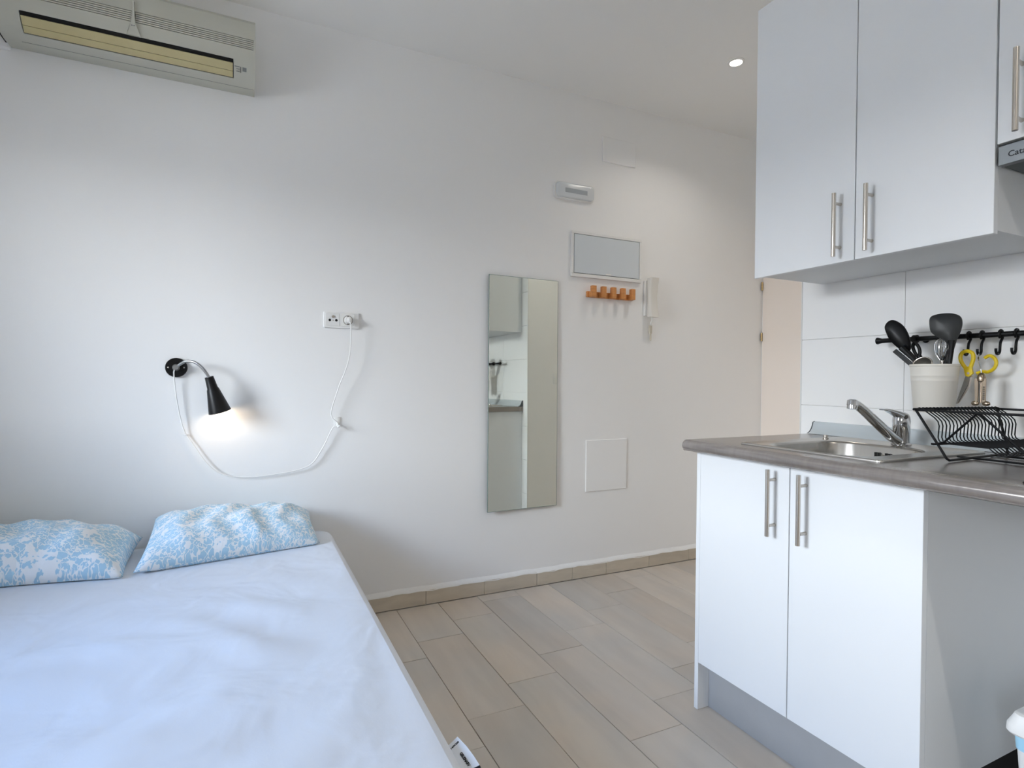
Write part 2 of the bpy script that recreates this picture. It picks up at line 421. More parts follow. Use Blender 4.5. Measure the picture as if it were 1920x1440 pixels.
B().box(XL-0.2, XR+0.2, YF-0.1, YW+0.1, ZC, ZC+0.1).build('ceiling', CEIL, kind='structure')
wb = B().box(XL-0.2, XR+0.2, YW, YW+0.12, -0.12, ZC+0.1).build('wall_back', WALL, kind='structure')
B().box(XL-0.2, XR+0.2, YF-0.12, YF, -0.12, ZC+0.1).build('wall_front', WALL, kind='structure')
wl = B()
ys = [YF]+[v for w in sorted(WINS) for v in w[:2]]+[YW]
for i in range(0, len(ys), 2): wl.box(XL-0.2, XL, ys[i], ys[i+1], -0.02, ZC)
for (a, b, c, d) in WINS: wl.box(XL-0.2, XL, a, b, -0.02, c).box(XL-0.2, XL, a, b, d, ZC)
wl.build('wall_left', WALL, kind='structure')
for i, (y0, y1, z0, z1) in enumerate(WINS):  # the second window is an added opening that lets in fill light
    wn = bpy.data.objects.new('window_%d' % (i+1), None); C.objects.link(wn); wn['kind'] = 'structure'; wn['_o'] = (0, 0, 0)
    fr = B()
    for (a, b, c, d) in ((y0, y1, z0, z0+0.05), (y0, y1, z1-0.05, z1), (y0, y0+0.045, z0+0.05, z1-0.05), (y1-0.045, y1, z0+0.05, z1-0.05)):
        fr.box(XL-0.10, XL-0.05, a, b, c, d)
    fr.build('frame', WHITEP, wn)
    B().box(XL-0.078, XL-0.072, y0+0.045, y1-0.045, z0+0.05, z1-0.05).build('pane', GLASS, wn)
    B().box(XL-0.02, XL+0.03, y0-0.03, y1+0.03, z0-0.03, z0, 0.004).build('sill', WHITEP, wn)
B().box(-10.4, -10.0, -9.0, 11.0, -4.0, 2.3).build('wall_sky_screen', FACADE, kind='structure')  # unseen facade, added to screen low sky light from the upper doors

wf = B().box(XR, XR+0.12, YK, YW, -0.02, ZC).build('wall_far', WALL, kind='structure')
dr = B().box(XR-0.012, XR-0.001, 1.72, 2.588, 0.004, 2.05, 0.002).build('door_1', DOORM, kind='structure')
for z in (1.697, 1.37, 0.25):
    B().cyl((XR-0.016, 2.590, z-0.026), (XR-0.016, 2.590, z+0.026), 0.006, n=10).build('hinge', HINGE, dr)
B().cyl((XR-0.012, 1.80, 1.02), (XR-0.06, 1.80, 1.02), 0.009).tube([(XR-0.055, 1.80, 1.02), (XR-0.058, 1.86, 1.02), (XR-0.058, 1.92, 1.02)], 0.008).build('handle', STEEL, dr)

# kitchen partition with its glazed tiles
wr = B().box(XK+0.007, XR, YF, YK, -0.02, ZC).build('wall_right', WALL, kind='structure')
yb = [YF+0.001, YF+0.35, -1.14, -0.39, 0.36, 1.11, YK-0.004]
zb = [0.0]+[0.245+0.25*i for i in range(10)]+[ZC-0.002]
for y0, y1 in zip(yb[:-1], yb[1:]):
    for z0, z1 in zip(zb[:-1], zb[1:]):
        g = 0.0007
        o = B().box(-0.0042, 0.0042, -(y1-y0)/2+g, (y1-y0)/2-g, -(z1-z0)/2+g, (z1-z0)/2-g, 0.0008, 1).build('tile', TILE, None)
        o.parent = wr; o.location = (XK+0.0042, (y0+y1)/2, (z0+z1)/2)
B().box(XK-0.0005, XK+0.010, YK-0.004, YK+0.001, 0.0, ZC-0.002, 0.001, 1).build('trim_1', WHITEP, kind='structure')
sw = B().box(2.18, 2.26, YK, YK+0.009, 1.06, 1.14, 0.003).build('light_switch', WHITEP, org=(2.22, YK, 1.1))
tag(sw, 'white square light switch on the end of the kitchen partition, seen only in the mirror', 'switch')
B().box(2.19, 2.25, YK+0.008, YK+0.0125, 1.07, 1.13, 0.002).build('rocker', WHITEP, sw)

# baseboard: separate stone-look pieces under an uneven bead of paint and caulk
bb = B().box(XL, XR-0.02, YW-0.004, YW-0.0002, 0.0, 0.066).build('baseboard_back', CAULK, kind='structure')
edges = [XL, -0.72, -0.42, -0.11, 0.19, 0.49, 0.792, 1.095, 1.393, 1.61, 1.83, 2.13, 2.43, 2.73, XR-0.02]
for a, b2 in zip(edges[:-1], edges[1:]):
    h = 0.071+random.uniform(-0.002, 0.002)
    B().box(a+0.0008, b2-0.0008, YW-0.0125, YW-0.004, 0.0015, h, 0.0015, 1).build('tile', BASE, bb)
ck = B(); n = 160; lo = []; hi = []; fr_ = []
for i in range(n+1):
    x = XL+0.005+(XR-0.03-XL)*i/n; w = 0.0015*math.sin(i*1.7)+0.002*math.sin(i*0.61+1)+random.uniform(-0.0008, 0.0008)
    lo.append((x, YW-0.0130, 0.0675+w)); fr_.append((x, YW-0.0118, 0.0765+w)); hi.append((x, YW-0.0005, 0.0900+w*0.7))
vv = lo+fr_+hi; m_ = n+1
ck.add(vv, [[r*m_+i, r*m_+i+1, (r+1)*m_+i+1, (r+1)*m_+i] for r in range(2) for i in range(n)])
ck.build('caulk_bead', CAULK, bb)

# ------------------------------------------------------------------ downlight
def downlight(x, y, label):
    t = thing('downlight', label, 'light', (x, y, ZC))
    B().lathe((x, y, ZC-0.0002), (0, 0, -1), [(0.040, 0), (0.040, 0.003), (0.034, 0.006), (0.029, 0.0055), (0.027, 0.0005)], 28, False).build('ring', WHITEP, t)
    B().lathe((x, y, ZC-0.001), (0, 0, -1), [(0.027, 0), (0.027, 0.002), (0.018, 0.0045)], 24).build('lens', SPOTE, t)
    la = bpy.data.lights.new('downlight_lamp', 'AREA'); la.shape = 'DISK'; la.size = 0.05
    la.energy = DOWN; la.color = (1.0, 0.94, 0.85); la.spread = math.radians(135)
    lo_ = bpy.data.objects.new('downlight_lamp', la); C.objects.link(lo_); lo_.parent = t; lo_.location = (0, 0, -0.009)
    return t
DLL = 'small round recessed ceiling downlight, lit, above the hallway by the wall cabinet'
dl = downlight(2.133, 1.997, DLL)
for i, (x, y) in enumerate(((0.75, -0.7),)):  # unseen copy added behind the camera to raise the fill
    q = dup(dl, (x, y, ZC), ('unseen ceiling downlight added behind the camera as fill light',)[i])
    for ch in q.children:
        if ch.type == 'LIGHT': ch.data = ch.data.copy(); ch.data.energy = FILL

# ------------------------------------------------------------------ bed
bed = thing('bed', 'double bed with a smooth white mattress protector along the white wall', 'bed', (-0.38, 1.57, 0.0))
BX0, BX1, BY0, BY1, BZ = -1.12, 0.352, 0.57, 2.575, 0.42
def hsh(x, y):
    def fold(px, py, ang, w, h, L):
        c, n_ = math.cos(ang), math.sin(ang); dx, dy = x-px, y-py
        t = dx*c+dy*n_; q = -dx*n_+dy*c+0.03*math.sin(t*9+px*7)
        return h*math.exp(-(q/w)**2)*math.exp(-(t/L)**2)
    z = 0.0030*math.sin(5.2*x+2.1*y+0.6*math.sin(4*y))+0.0026*math.sin(8.5*y-3.2*x+1.3*math.sin(3*x))
    for (px, py, an, w, h, L) in ((0.12, 1.75, -0.5, 0.045, 0.007, 0.22), (-0.02, 1.58, -0.7, 0.05, 0.008, 0.25), (0.20, 1.40, 1.0, 0.06, 0.007, 0.3), (-0.30, 1.62, -0.25, 0.04, 0.006, 0.35),
        (-0.10, 1.25, 0.9, 0.055, 0.007, 0.3), (0.05, 1.05, 0.8, 0.05, 0.007, 0.3), (-0.45, 1.25, -0.3, 0.05, 0.007, 0.4), (-0.35, 0.95, 0.7, 0.06, 0.008, 0.3), (0.22, 1.95, -0.4, 0.04, 0.005, 0.12), (-0.15, 1.95, 0.1, 0.035, 0.004, 0.3), (0.18, 1.15, 1.2, 0.04, 0.006, 0.25), (-0.6, 1.6, -0.5, 0.06, 0.007, 0.3)):
        z += 1.7*(fold(px, py, an, w, h, L)-0.4*fold(px+0.04, py+0.07, an, w*1.1, h, L))
    return z
mb = B(); loops = []
def bl(inset, z, r):
    pts = []
    base = rrect(BX0+inset, BX1-inset, BY0+inset, BY1-inset, max(r-inset, 0.004), 8)
    dense = []
    for i in range(len(base)):
        p, q = base[i], base[(i+1) % len(base)]
        d = math.hypot(q[0]-p[0], q[1]-p[1]); n = 26 if d > 0.3 else 1
        for t in range(n): dense.append((p[0]+(q[0]-p[0])*t/n, p[1]+(q[1]-p[1])*t/n))
    return [(x, y, z) for x, y in dense]
R0 = 0.075
loops.append(bl(0.004, 0.205, R0))
loops.append(bl(0.0, 0.215, R0)); loops.append(bl(-0.002, 0.30, R0)); loops.append(bl(0.0, 0.38, R0))
for a in (20, 40, 60, 75): loops.append(bl(0.034*(1-math.cos(math.radians(a))), 0.386+0.034*math.sin(math.radians(a)), R0))
mb.loft(loops, True, False)
last = loops[-1]
# top: shrink loops toward a grid-free cap made of concentric rings with gentle wrinkles
cx, cy = (BX0+BX1)/2, (BY0+BY1)/2
rings = [last]
for s in [0.985, 0.965, 0.945]+[0.945-0.027*i for i in range(1, 34)]+[0.03, 0.012, 0.001]:
    rings.append([(cx+(x-cx)*s, cy+(y-cy)*s, BZ+hsh(cx+(x-cx)*s, cy+(y-cy)*s)*min(1, (1-s)*14)) for x, y, z in last])
mb.loft(rings, False, True)
mt = mb.build('mattress', SHEET, bed, angle=60)
B().box(BX0+0.01, BX1-0.012, BY0+0.01, BY1-0.01, 0.10, 0.203, 0.008).build('bed_base', mat('grey_bed_base', srgb(120, 118, 116), 0.9), bed)
for x in (BX0+0.08, BX1-0.08):
    for y in (BY0+0.1, BY1-0.1):
        B().cyl((x, y, 0.0), (x, y, 0.102), 0.024, 0.028, 16).build('leg', BLACKP, bed)
# care tag, sewn in the side seam and sticking out over the floor
tg = B()
inner = [(0.350, 1.004, 0.386), (0.350, 0.972, 0.388), (0.350, 0.942, 0.388), (0.350, 0.913, 0.386)]
outer = [(0.374, 1.009, 0.397), (0.379, 0.974, 0.398), (0.382, 0.944, 0.397), (0.384, 0.914, 0.394)]
tg.add(inner+outer, [[0, 1, 5, 4], [1, 2, 6, 5], [2, 3, 7, 6]])
up = [(x, y, z+0.0008) for x, y, z in inner+outer]
tg.add(up, [[4, 5, 1, 0], [5, 6, 2, 1], [6, 7, 3, 2]])
tg.build('care_tag', LABELM, mt, label='white cloth care tag with black lettering')

def text(body, size, loc, rot, m, parent, name='lettering', ext=0.0002, align='CENTER', bold=0.0):
    cu = bpy.data.curves.new(name, 'FONT'); cu.body = body; cu.size = size; cu.extrude = ext; cu.offset = bold
    cu.align_x = align; cu.align_y = 'CENTER'; cu.materials.append(m)
    tmp = bpy.data.objects.new(name, cu); C.objects.link(tmp); bpy.context.view_layer.update()
    me = bpy.data.meshes.new_from_object(tmp.evaluated_get(bpy.context.evaluated_depsgraph_get())); bpy.data.objects.remove(tmp)
    me.name = name; me.materials.clear(); me.materials.append(m)
    o = bpy.data.objects.new(name, me); C.objects.link(o); o.parent = parent
    o.matrix_local = Matrix.Translation(Vector(loc)-Vector(parent['_o'])) @ rot.to_4x4()
    return o
def frame(xa, ya):
    xa = Vector(xa).normalized(); ya = Vector(ya); ya = (ya-xa*ya.dot(xa)).normalized()
    return Matrix((xa, ya, xa.cross(ya))).transposed()
INK = mat('black_ink', srgb(18, 22, 30), 0.7)
text('GRUSNARV', 0.0074, (0.3655, 0.9475, 0.3946), frame((0.06, -1, -0.02), (1, 0.06, 0.29)), INK, mt, bold=0.00025)
text('140X200', 0.0052, (0.3625, 0.993, 0.3935), frame((1, 0.25, 0.42), (-0.25, 1, 0)), INK, mt, bold=0.00025)
B().add([(0.368, 0.9135, 0.3930), (0.384, 0.9140, 0.3950), (0.3835, 0.9200, 0.3960), (0.368, 0.9195, 0.3940)], [[0, 1, 2, 3]]).build('print_block', INK, mt)

# ------------------------------------------------------------------ pillows
def pillow(label, corners, T, seed, back, sag=0.0):
    """corners: front-left, front-right, back-right, back-left (3D) of the pillow's middle sheet"""
    fl_, fr2, br_, bl_ = [Vector(p) for p in corners]
    org = (fl_+fr2+br_+bl_)/4
    nrm = ((fr2-fl_).cross(bl_-fl_)).normalized()
    nu, nv = 56, 40; rnd = random.Random(seed); ph = [rnd.uniform(0, 6.28) for _ in range(10)]
    def P(u, v, side):
        U, V = (u+1)/2, (v+1)/2
        # pulled-in edges between pointed corners
        uu = u*(1-0.03*(1-v*v)); vv = v*(1-0.06*(1-u*u))
        U, V = (uu+1)/2, (vv+1)/2
        p = (fl_*(1-U)+fr2*U)*(1-V)+(bl_*(1-U)+br_*U)*V
        e = max(0.0, (1-abs(u)**4.6))**0.58*max(0.0, (1-abs(v)**2.8))**0.60
        w = 0.006*math.sin(9*u+3*v+ph[0])+0.005*math.sin(6*v-4*u+ph[1])+0.006*math.sin(16*u+2.5*math.sin(3*v+ph[2])+ph[3])*(1-v*0.3)
        w += 0.007*math.exp(-((u-0.35-0.12*v)/0.045)**2)*(0.6-0.4*v)+0.008*math.exp(-((u-0.16+0.10*v)/0.04)**2)*(0.5-0.5*v)
        t = T*e*(0.60 if side > 0 else 0.40)*(1+sag*v)
        q = p+nrm*(side*t+w*e*(1 if side > 0 else 0.3))
        return q
    v = []; fs = []; uvs = []
    for side in (1, -1):
        o = len(v)
        for j in range(nv+1):
            for i in range(nu+1):
                u, w = -1+2*i/nu, -1+2*j/nv
                v.append(P(u, w, side)); uvs.append((i/nu*1.5+(0.37*seed)+(0 if side > 0 else 3), j/nv+0.21*seed))
        for j in range(nv):
            for i in range(nu):
                a = o+j*(nu+1)+i; q = [a, a+1, a+nu+2, a+nu+1]; fs.append(q if side > 0 else q[::-1])
    # rest on the mattress and lean on the wall
    v = [Vector((p.x, min(p.y, back), max(p.z, BZ+0.002+hsh(p.x, p.y)))) for p in v]
    me = bpy.data.meshes.new('pillow'); me.from_pydata([p-org for p in v], [], fs)
    ul = me.uv_layers.new(name='UVMap')
    for lp in me.loops: ul.data[lp.index].uv = uvs[lp.vertex_index]
    bm = bmesh.new(); bm.from_mesh(me); bmesh.ops.remove_doubles(bm, verts=bm.verts[:], dist=0.0004); bm.to_mesh(me); bm.free()
    me.polygons.foreach_set('use_smooth', [True]*len(me.polygons)); me.materials.append(PILLOW)
    o = bpy.data.objects.new('pillow', me); C.objects.link(o); o.location = org
    tag(o, label, 'pillow', 'pillows at the head of the bed')
    return o
pillow('blue floral pillow propped against the wall nearer the mirror side of the bed',
       [(-0.325, 2.205, 0.432), (0.275, 2.315, 0.432), (0.262, 2.585, 0.50), (-0.305, 2.565, 0.53)], 0.155, 3, 2.592)
pillow('blue floral pillow beside the window end of the bed, cut off by the frame',
       [(-1.02, 2.250, 0.430), (-0.350, 2.185, 0.428), (-0.340, 2.515, 0.470), (-1.02, 2.590, 0.50)], 0.205, 5, 2.594)

# ------------------------------------------------------------------ air conditioner
ac = thing('air_conditioner', 'yellowed white split air conditioner high on the wall above the bed', 'air conditioner', (-0.357, YW, 2.25))
AX0, AX1 = -0.752, 0.036
prof = [(2.5985, 2.250), (2.535, 2.244), (2.50, 2.245), (2.476, 2.252), (2.45, 2.268), (2.428, 2.296), (2.416, 2.322), (2.412, 2.345), (2.412, 2.384), (2.415, 2.42), (2.424, 2.452), (2.442, 2.470), (2.47, 2.478), (2.5985, 2.480)]
lou = [(2.5985, 2.250), (2.535, 2.244), (2.50, 2.245), (2.476, 2.252), (2.500, 2.290), (2.47, 2.315), (2.425, 2.303), (2.416, 2.322), (2.412, 2.345)]
gri = [(2.424, 2.346), (2.424, 2.383), (2.412, 2.384)]
full_g = prof[:8]; rest = prof[8:]
bd = B()
def sl(xa, xb, pr):
    bd.prism([(xa, y, z) for y, z in pr], (xb-xa, 0, 0))
LX0, LX1, GX0, GX1 = -0.684, -0.039, -0.700, 0.030
sl(AX0, GX0, prof); sl(GX0, LX0, full_g+gri+rest[1:]); sl(LX0, LX1, lou+gri+rest[1:]); sl(LX1, GX1, full_g+gri+rest[1:]); sl(GX1, AX1, prof)
bd.build('body', ACB, ac, angle=28)
# inside of the outlet and its two louvers
B().prism([(LX0+0.001, 2.4995, 2.2895), (LX0+0.001, 2.4705, 2.3145), (LX0+0.001, 2.4262, 2.3028), (LX0+0.001, 2.4262, 2.3015), (LX0+0.001, 2.4785, 2.2555)], (LX1-LX0-0.002, 0, 0)).build('outlet', DARK, ac)
def quadslab(y0, z0, y1, z1, th, xa, xb):
    d = Vector((0, y1-y0, z1-z0)).normalized(); nn = Vector((0, -d.z, d.y))*th
    return [(xa, y0, z0), (xa, y1, z1), (xa, y1+nn.y, z1+nn.z), (xa, y0+nn.y, z0+nn.z)]
for (y0, z0, y1, z1) in ((2.4725, 2.2560, 2.4552, 2.2712), (2.4545, 2.2720, 2.4345, 2.2925)):
    B().prism(quadslab(y0, z0, y1, z1, 0.005, LX0+0.003, LX1-0.003), (LX1-LX0-0.006, 0, 0)).build('louver', ACL, ac)
# intake grille: dark recess, five light slats on each side of the centre crest
CX = -0.360
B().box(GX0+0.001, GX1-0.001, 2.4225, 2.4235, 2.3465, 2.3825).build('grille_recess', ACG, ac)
for i in range(5):
    z = 2.3502+0.0073*i
    for xa, xb in ((GX0+0.001, CX-0.006), (CX+0.006, GX1-0.001)):
        B().box(xa, xb, 2.4125, 2.4215, z-0.0023, z+0.0023).build('grille_slat', ACB, ac)
# flared crest over the grille
cr_ = B(); outl = [(CX-0.003, 2.418), (CX+0.003, 2.418), (CX+0.004, 2.37), (CX+0.0065, 2.343), (CX+0.013, 2.325), (CX+0.021, 2.302), (CX-0.021, 2.302), (CX-0.013, 2.325), (CX-0.0065, 2.343), (CX-0.004, 2.37)]
def yface(z):
    for (ya, za), (yb_, zb_) in zip(prof[:-1], prof[1:]):
        if za <= z <= zb_ and zb_ > za: return ya+(yb_-ya)*(z-za)/(zb_-za)
    return 2.412
cr_.add([(x, yface(z)-0.0075, z) for x, z in outl]+[(x, yface(z)+0.002, z) for x, z in outl],
        [list(range(10))]+[[i, (i+1) % 10, 10+(i+1) % 10, 10+i] for i in range(10)])
cr_.build('crest', ACB, ac)
em = B()
for dx, w in ((-0.0035, 0.005), (0.0030, 0.0035)):
    em.box(CX+dx-w/2, CX+dx+w/2, yface(2.331)-0.0082, yface(2.331)-0.0070, 2.3290, 2.3320)
em.build('badge', GREY, ac)
pn = B()
for (xa, xb, z, h) in ((-0.036, -0.018, 2.2830, 0.0022), (-0.030, -0.019, 2.2762, 0.0022), (-0.030, -0.019, 2.2700, 0.0022), (-0.016, -0.0135, 2.2755, 0.016), (-0.008, 0.006, 2.2780, 0.0115)):
    yy = yface(z); pn.prism(quadslab(yface(z-h/2)-0.0004, z-h/2, yface(z+h/2)-0.0004, z+h/2, 0.0006, xa, xb), (xb-xa, 0, 0))
pn.build('indicator_print', GREY, ac)
sm = B().box(AX0+0.05, AX1-0.004, 2.523, 2.5245, 2.2438, 2.2450)
sm.build('seam', GREY, ac)
ec = B().box(AX0-0.006, AX0, 2.50, 2.56, 2.2455, 2.262, 0.002).build('pipe_gap', DARK, ac)
tk = B().box(XL+0.001, AX0-0.001, YW-0.028, YW-0.0005, 2.236, 2.300, 0.004).build('cable_trunking', WALL, org=(-0.9, YW, 2.24))
tag(tk, 'white cable trunking running from the air conditioner along the wall', 'trunking')

# ------------------------------------------------------------------ wall lamp with its cord
lp = thing('wall_lamp', 'black gooseneck wall reading lamp, lit, above the pillows', 'lamp', (-0.240, YW, 1.116))
B().lathe((-0.240, YW-0.0005, 1.116), (0, -1, 0), [(0.0385, 0), (0.0385, 0.009), (0.0365, 0.012), (0.0, 0.0125)], 36, False).build('base', BLACKP, lp)
for dx in (-0.027, 0.027): B().sphere((-0.240+dx, YW-0.0135, 1.116), 0.0035, (1, 0.6, 1), 10, 6).build('screw', STEEL, lp)
B().lathe((-0.240, YW-0.011, 1.116), (0.05, -1, 0.02), [(0.0135, 0), (0.0135, 0.012), (0.010, 0.022), (0.0095, 0.030)], 20).build('knuckle', GREYP, lp).data.materials[0] = mat('grey_metal', srgb(150, 150, 148), 0.35, 0.6)
GN = mat('gooseneck_metal', srgb(165, 166, 168), 0.3, 0.85)
gn = B().tube([(-0.238, YW-0.030, 1.117), (-0.222, 2.560, 1.130), (-0.200, 2.545, 1.141), (-0.170, 2.529, 1.136), (-0.145, 2.520, 1.115), (-0.127, 2.516, 1.088), (-0.120, 2.515, 1.070)], 0.0056, 12, smooth=8)
gn.build('gooseneck', GN, lp)
S0 = Vector((-0.1215, 2.5155, 1.080)); ax = Vector((-0.0835, 2.532, 0.942))-S0; SL = ax.length; ax.normalize()
sh = B().lathe(S0, ax, [(0.0, 0), (0.0155, 0), (0.0160, 0.002), (0.0195, 0.046), (0.0225, 0.052), (0.0415, SL), (0.0400, SL), (0.0205, 0.055), (0.017, 0.048), (0.0, 0.046)], 36, False)
sh.build('shade', BLACKP, lp)
B().sphere(S0+ax*(SL-0.040), 0.018, n=16, m=10).cyl(S0+ax*0.05, S0+ax*(SL-0.05), 0.010, n=12).build('bulb', LAMPW, lp)
pl = bpy.data.lights.new('lamp_light', 'POINT'); pl.energy = BULB; pl.color = (1.0, 0.80, 0.58); pl.shadow_soft_size = 0.016
po = bpy.data.objects.new('lamp_light', pl); C.objects.link(po); po.parent = lp; po.location = S0+ax*(SL-0.016)-Vector(lp['_o'])
cordp = [(-0.2445, 1.106, .03), (-0.2465, 1.0929, .024), (-0.2445, 1.0548, .018), (-0.237, 0.9869, .016), (-0.2238, 0.9123, .014), (-0.2145, 0.8737, .010), (-0.2033, 0.8456, .007), (-0.1751, 0.7994, .009), (-0.1371, 0.7371, .011), (-0.0985, 0.6957, .012), (-0.0497, 0.6728, .012),
         (0.0302, 0.6631, .012), (0.1334, 0.6699, .012), (0.2188, 0.6829, .012), (0.2734, 0.7077, .013), (0.3175, 0.7758, .016), (0.3554, 0.8571, .02), (0.372, 0.8660, .022), (0.3800, 0.8720, .022), (0.3734, 0.8874, .022), (0.3551, 0.9044, .024), (0.3503, 0.9353, .026), (0.3659, 0.9943, .032), (0.3838, 1.0536, .038), (0.4064, 1.1133, .044), (0.4222, 1.1733, .046), (0.4287, 1.2452, .045), (0.4283, 1.3121, .044), (0.4235, 1.3300, .040)]
CORD = mat('white_cord', srgb(236, 235, 232), 0.5)
B().tube([(x, YW-0.003-y, z) for x, z, y in cordp], 0.0024, 8, smooth=6).build('power_cord', CORD, lp, label='thin white power cord')
B().cyl((0.4215, YW-0.010, 1.3385), (0.4215, YW-0.036, 1.3385), 0.0165, 0.014, 20).box(0.4145, 0.4295, YW-0.05, YW-0.034, 1.329, 1.346, 0.004).build('plug', WHITEP, lp, label='white round plug')
cl = B().tube([(-0.2133, YW-0.006, 0.8465), (-0.2075, YW-0.0125, 0.8475), (-0.2005, YW-0.0125, 0.8475), (-0.1955, YW-0.002, 0.8465)], 0.0022, 8, smooth=4).cyl((-0.214, YW-0.0002, 0.8465), (-0.214, YW-0.007, 0.8465), 0.003, n=10).build('cable_clip', WHITEP, org=(-0.205, YW, 0.8465))
tag(cl, 'tiny white cable clip nailed to the wall below the lamp', 'clip')
hk = thing('adhesive_hook', 'small white adhesive wall hook holding up the lamp cord', 'hook', (0.378, YW, 0.88))
B().box(0.366, 0.392, YW-0.005, YW-0.0003, 0.862, 0.905, 0.002).build('backplate', WHITEP, hk)
B().tube([(0.378, YW-0.004, 0.884), (0.377, YW-0.016, 0.872), (0.380, YW-0.030, 0.864), (0.386, YW-0.036, 0.872)], 0.004, 10, smooth=5).build('prong', WHITEP, hk)

# socket plate
sk = thing('wall_socket', 'white double wall plate with aerial socket and power socket', 'socket', (0.395, YW, 1.338))
bp_ = B()
o1 = rrect(0.318, 0.4715, 1.302, 1.374, 0.006, 4)
bp_.prism([(x, YW-0.0003, z) for x, z in o1], (0, -0.0095, 0), 0.003, 2)
bp_.build('plate', WHITEP, sk)
for xc in (0.3565, 0.4215):
    B().box(xc-0.0285, xc+0.0285, YW-0.0112, YW-0.0095, 1.3105, 1.3665, 0.002, 1).build('insert', WHITEP, sk)
for (x, z) in ((0.3435, 1.336), (0.3715, 1.336)): B().cyl((x, YW-0.0111, z), (x, YW-0.0118, z), 0.0056, n=16).build('coaxial_port', BLACKP, sk)
B().cyl((0.3575, YW-0.0111, 1.3515), (0.3575, YW-0.0145, 1.3515), 0.0062, 0.0055, 16).build('satellite_port', STEEL, sk)
B().cyl((0.3575, YW-0.0111, 1.336), (0.3575, YW-0.0120, 1.336), 0.0025, n=12).build('screw', STEEL, sk)
B().lathe((0.4215, YW-0.0108, 1.3385), (0, -1, 0), [(0.0215, 0), (0.0215, 0.0014), (0.0195, 0.0014), (0.0190, 0.0004), (0.0, 0.0003)], 28, False).build('power_recess', mat('socket_shadow', srgb(150, 146, 138), 0.6), sk)
for dz in (-0.0165, 0.0165): B().box(0.4185, 0.4245, YW-0.0150, YW-0.0105, 1.3385+dz-0.0022, 1.3385+dz+0.0022).build('earth_contact', BLACKP, sk)

# ------------------------------------------------------------------ mirror
mr_ = thing('wall_mirror', 'tall frameless rectangular mirror on the white wall', 'mirror', (1.303, YW, 0.4175))
B().box(1.1035, 1.5025, YW-0.0085, YW-0.0045, 0.4175, 1.6025).build('glass', MIRROR, mr_)
ed = B()
for (a, b2, c, d) in ((1.1018, 1.1035, 0.4158, 1.6042), (1.5025, 1.5042, 0.4158, 1.6042), (1.1035, 1.5025, 0.4158, 0.4175), (1.1035, 1.5025, 1.6025, 1.6042)):
    ed.box(a, b2, YW-0.0086, YW-0.0044, c, d)
ed.build('polished_edge', MEDGE, mr_)
B().box(1.20, 1.40, YW-0.0045, YW+0.0005, 0.50, 1.45).build('backing', BLACKP, mr_)
mr_.rotation_euler = (math.radians(-0.33), 0, math.radians(1.45)); mr_.location.y -= 0.0125   # hangs a little askew, proud at its left and lower edges

# ------------------------------------------------------------------ emergency light
el = thing('emergency_light', 'small white rounded emergency light unit above the fuse box', 'emergency light', (1.6, YW, 2.045))
B().prism([(x, YW-0.0005, z) for x, z in rrect(1.474, 1.722, 2.0435, 2.1345, 0.022, 6)], (0, -0.012, 0), 0.003).build('back_housing', WHITEP, el)
B().prism([(x, YW-0.0125, z) for x, z in rrect(1.482, 1.714, 2.0505, 2.1275, 0.018, 6)], (0, -0.017, 0), 0.008, 3).build('cover', SEAT, el)
B().box(1.530, 1.668, YW-0.0308, YW-0.0292, 2.074, 2.098, 0.0006, 1).build('lamp_window', mat('grey_lamp_window', srgb(166, 171, 175), 0.3), el)
B().cyl((1.685, YW-0.0290, 2.115), (1.685, YW-0.032, 2.115), 0.004, n=12).build('indicator', WHITEP, el)

# blank covers
cv = B().box(1.779, 2.003, YW-0.009, YW-0.0003, 2.288, 2.424, 0.002, 1).build('junction_cover', WALL, org=(1.891, YW, 2.288))
tag(cv, 'white blank junction box cover high on the wall above the emergency light', 'cover plate')
cv = B().box(1.693, 1.966, YW-0.006, YW-0.0003, 0.468, 0.752, 0.002, 1).build('junction_cover', WALL, org=(1.83, YW, 0.468))
tag(cv, 'white square blank cover low on the wall beside the mirror', 'cover plate')

# ------------------------------------------------------------------ fuse box
fb = thing('fuse_box', 'flush white fuse box with a grey door above the coat pegs', 'fuse box', (1.815, YW, 1.637))
fo = B(); X0, X1, Z0, Z1 = 1.5815, 2.0485, 1.6375, 1.8835
for (a, b2, c, d) in ((X0, X1, Z0, Z0+0.019), (X0, X1, Z1-0.0155, Z1), (X0, X0+0.0145, Z0+0.019, Z1-0.0155), (X1-0.0155, X1, Z0+0.019, Z1-0.0155)):
    fo.box(a, b2, YW-0.016, YW-0.0004, c, d, 0.002, 1)
fo.build('frame', WHITEP, fb)
B().box(X0+0.0146, X1-0.0156, YW-0.010, YW-0.0006, Z0+0.0192, Z1-0.0157).build('recess', GREY, fb).data.materials[0] = mat('gap_grey', srgb(96, 100, 102), 0.8)
dd = B().box(X0+0.0172, X1-0.0182, YW-0.0165, YW-0.0101, Z0+0.0216, Z1-0.0183, 0.0012, 1).build('door', mat('fuse_door_grey', srgb(212, 218, 222), 0.3), fb)
B().box(1.800, 1.838, YW-0.0185, YW-0.0163, Z0+0.0225, Z0+0.030, 0.001, 1).build('latch', WHITEP, dd)

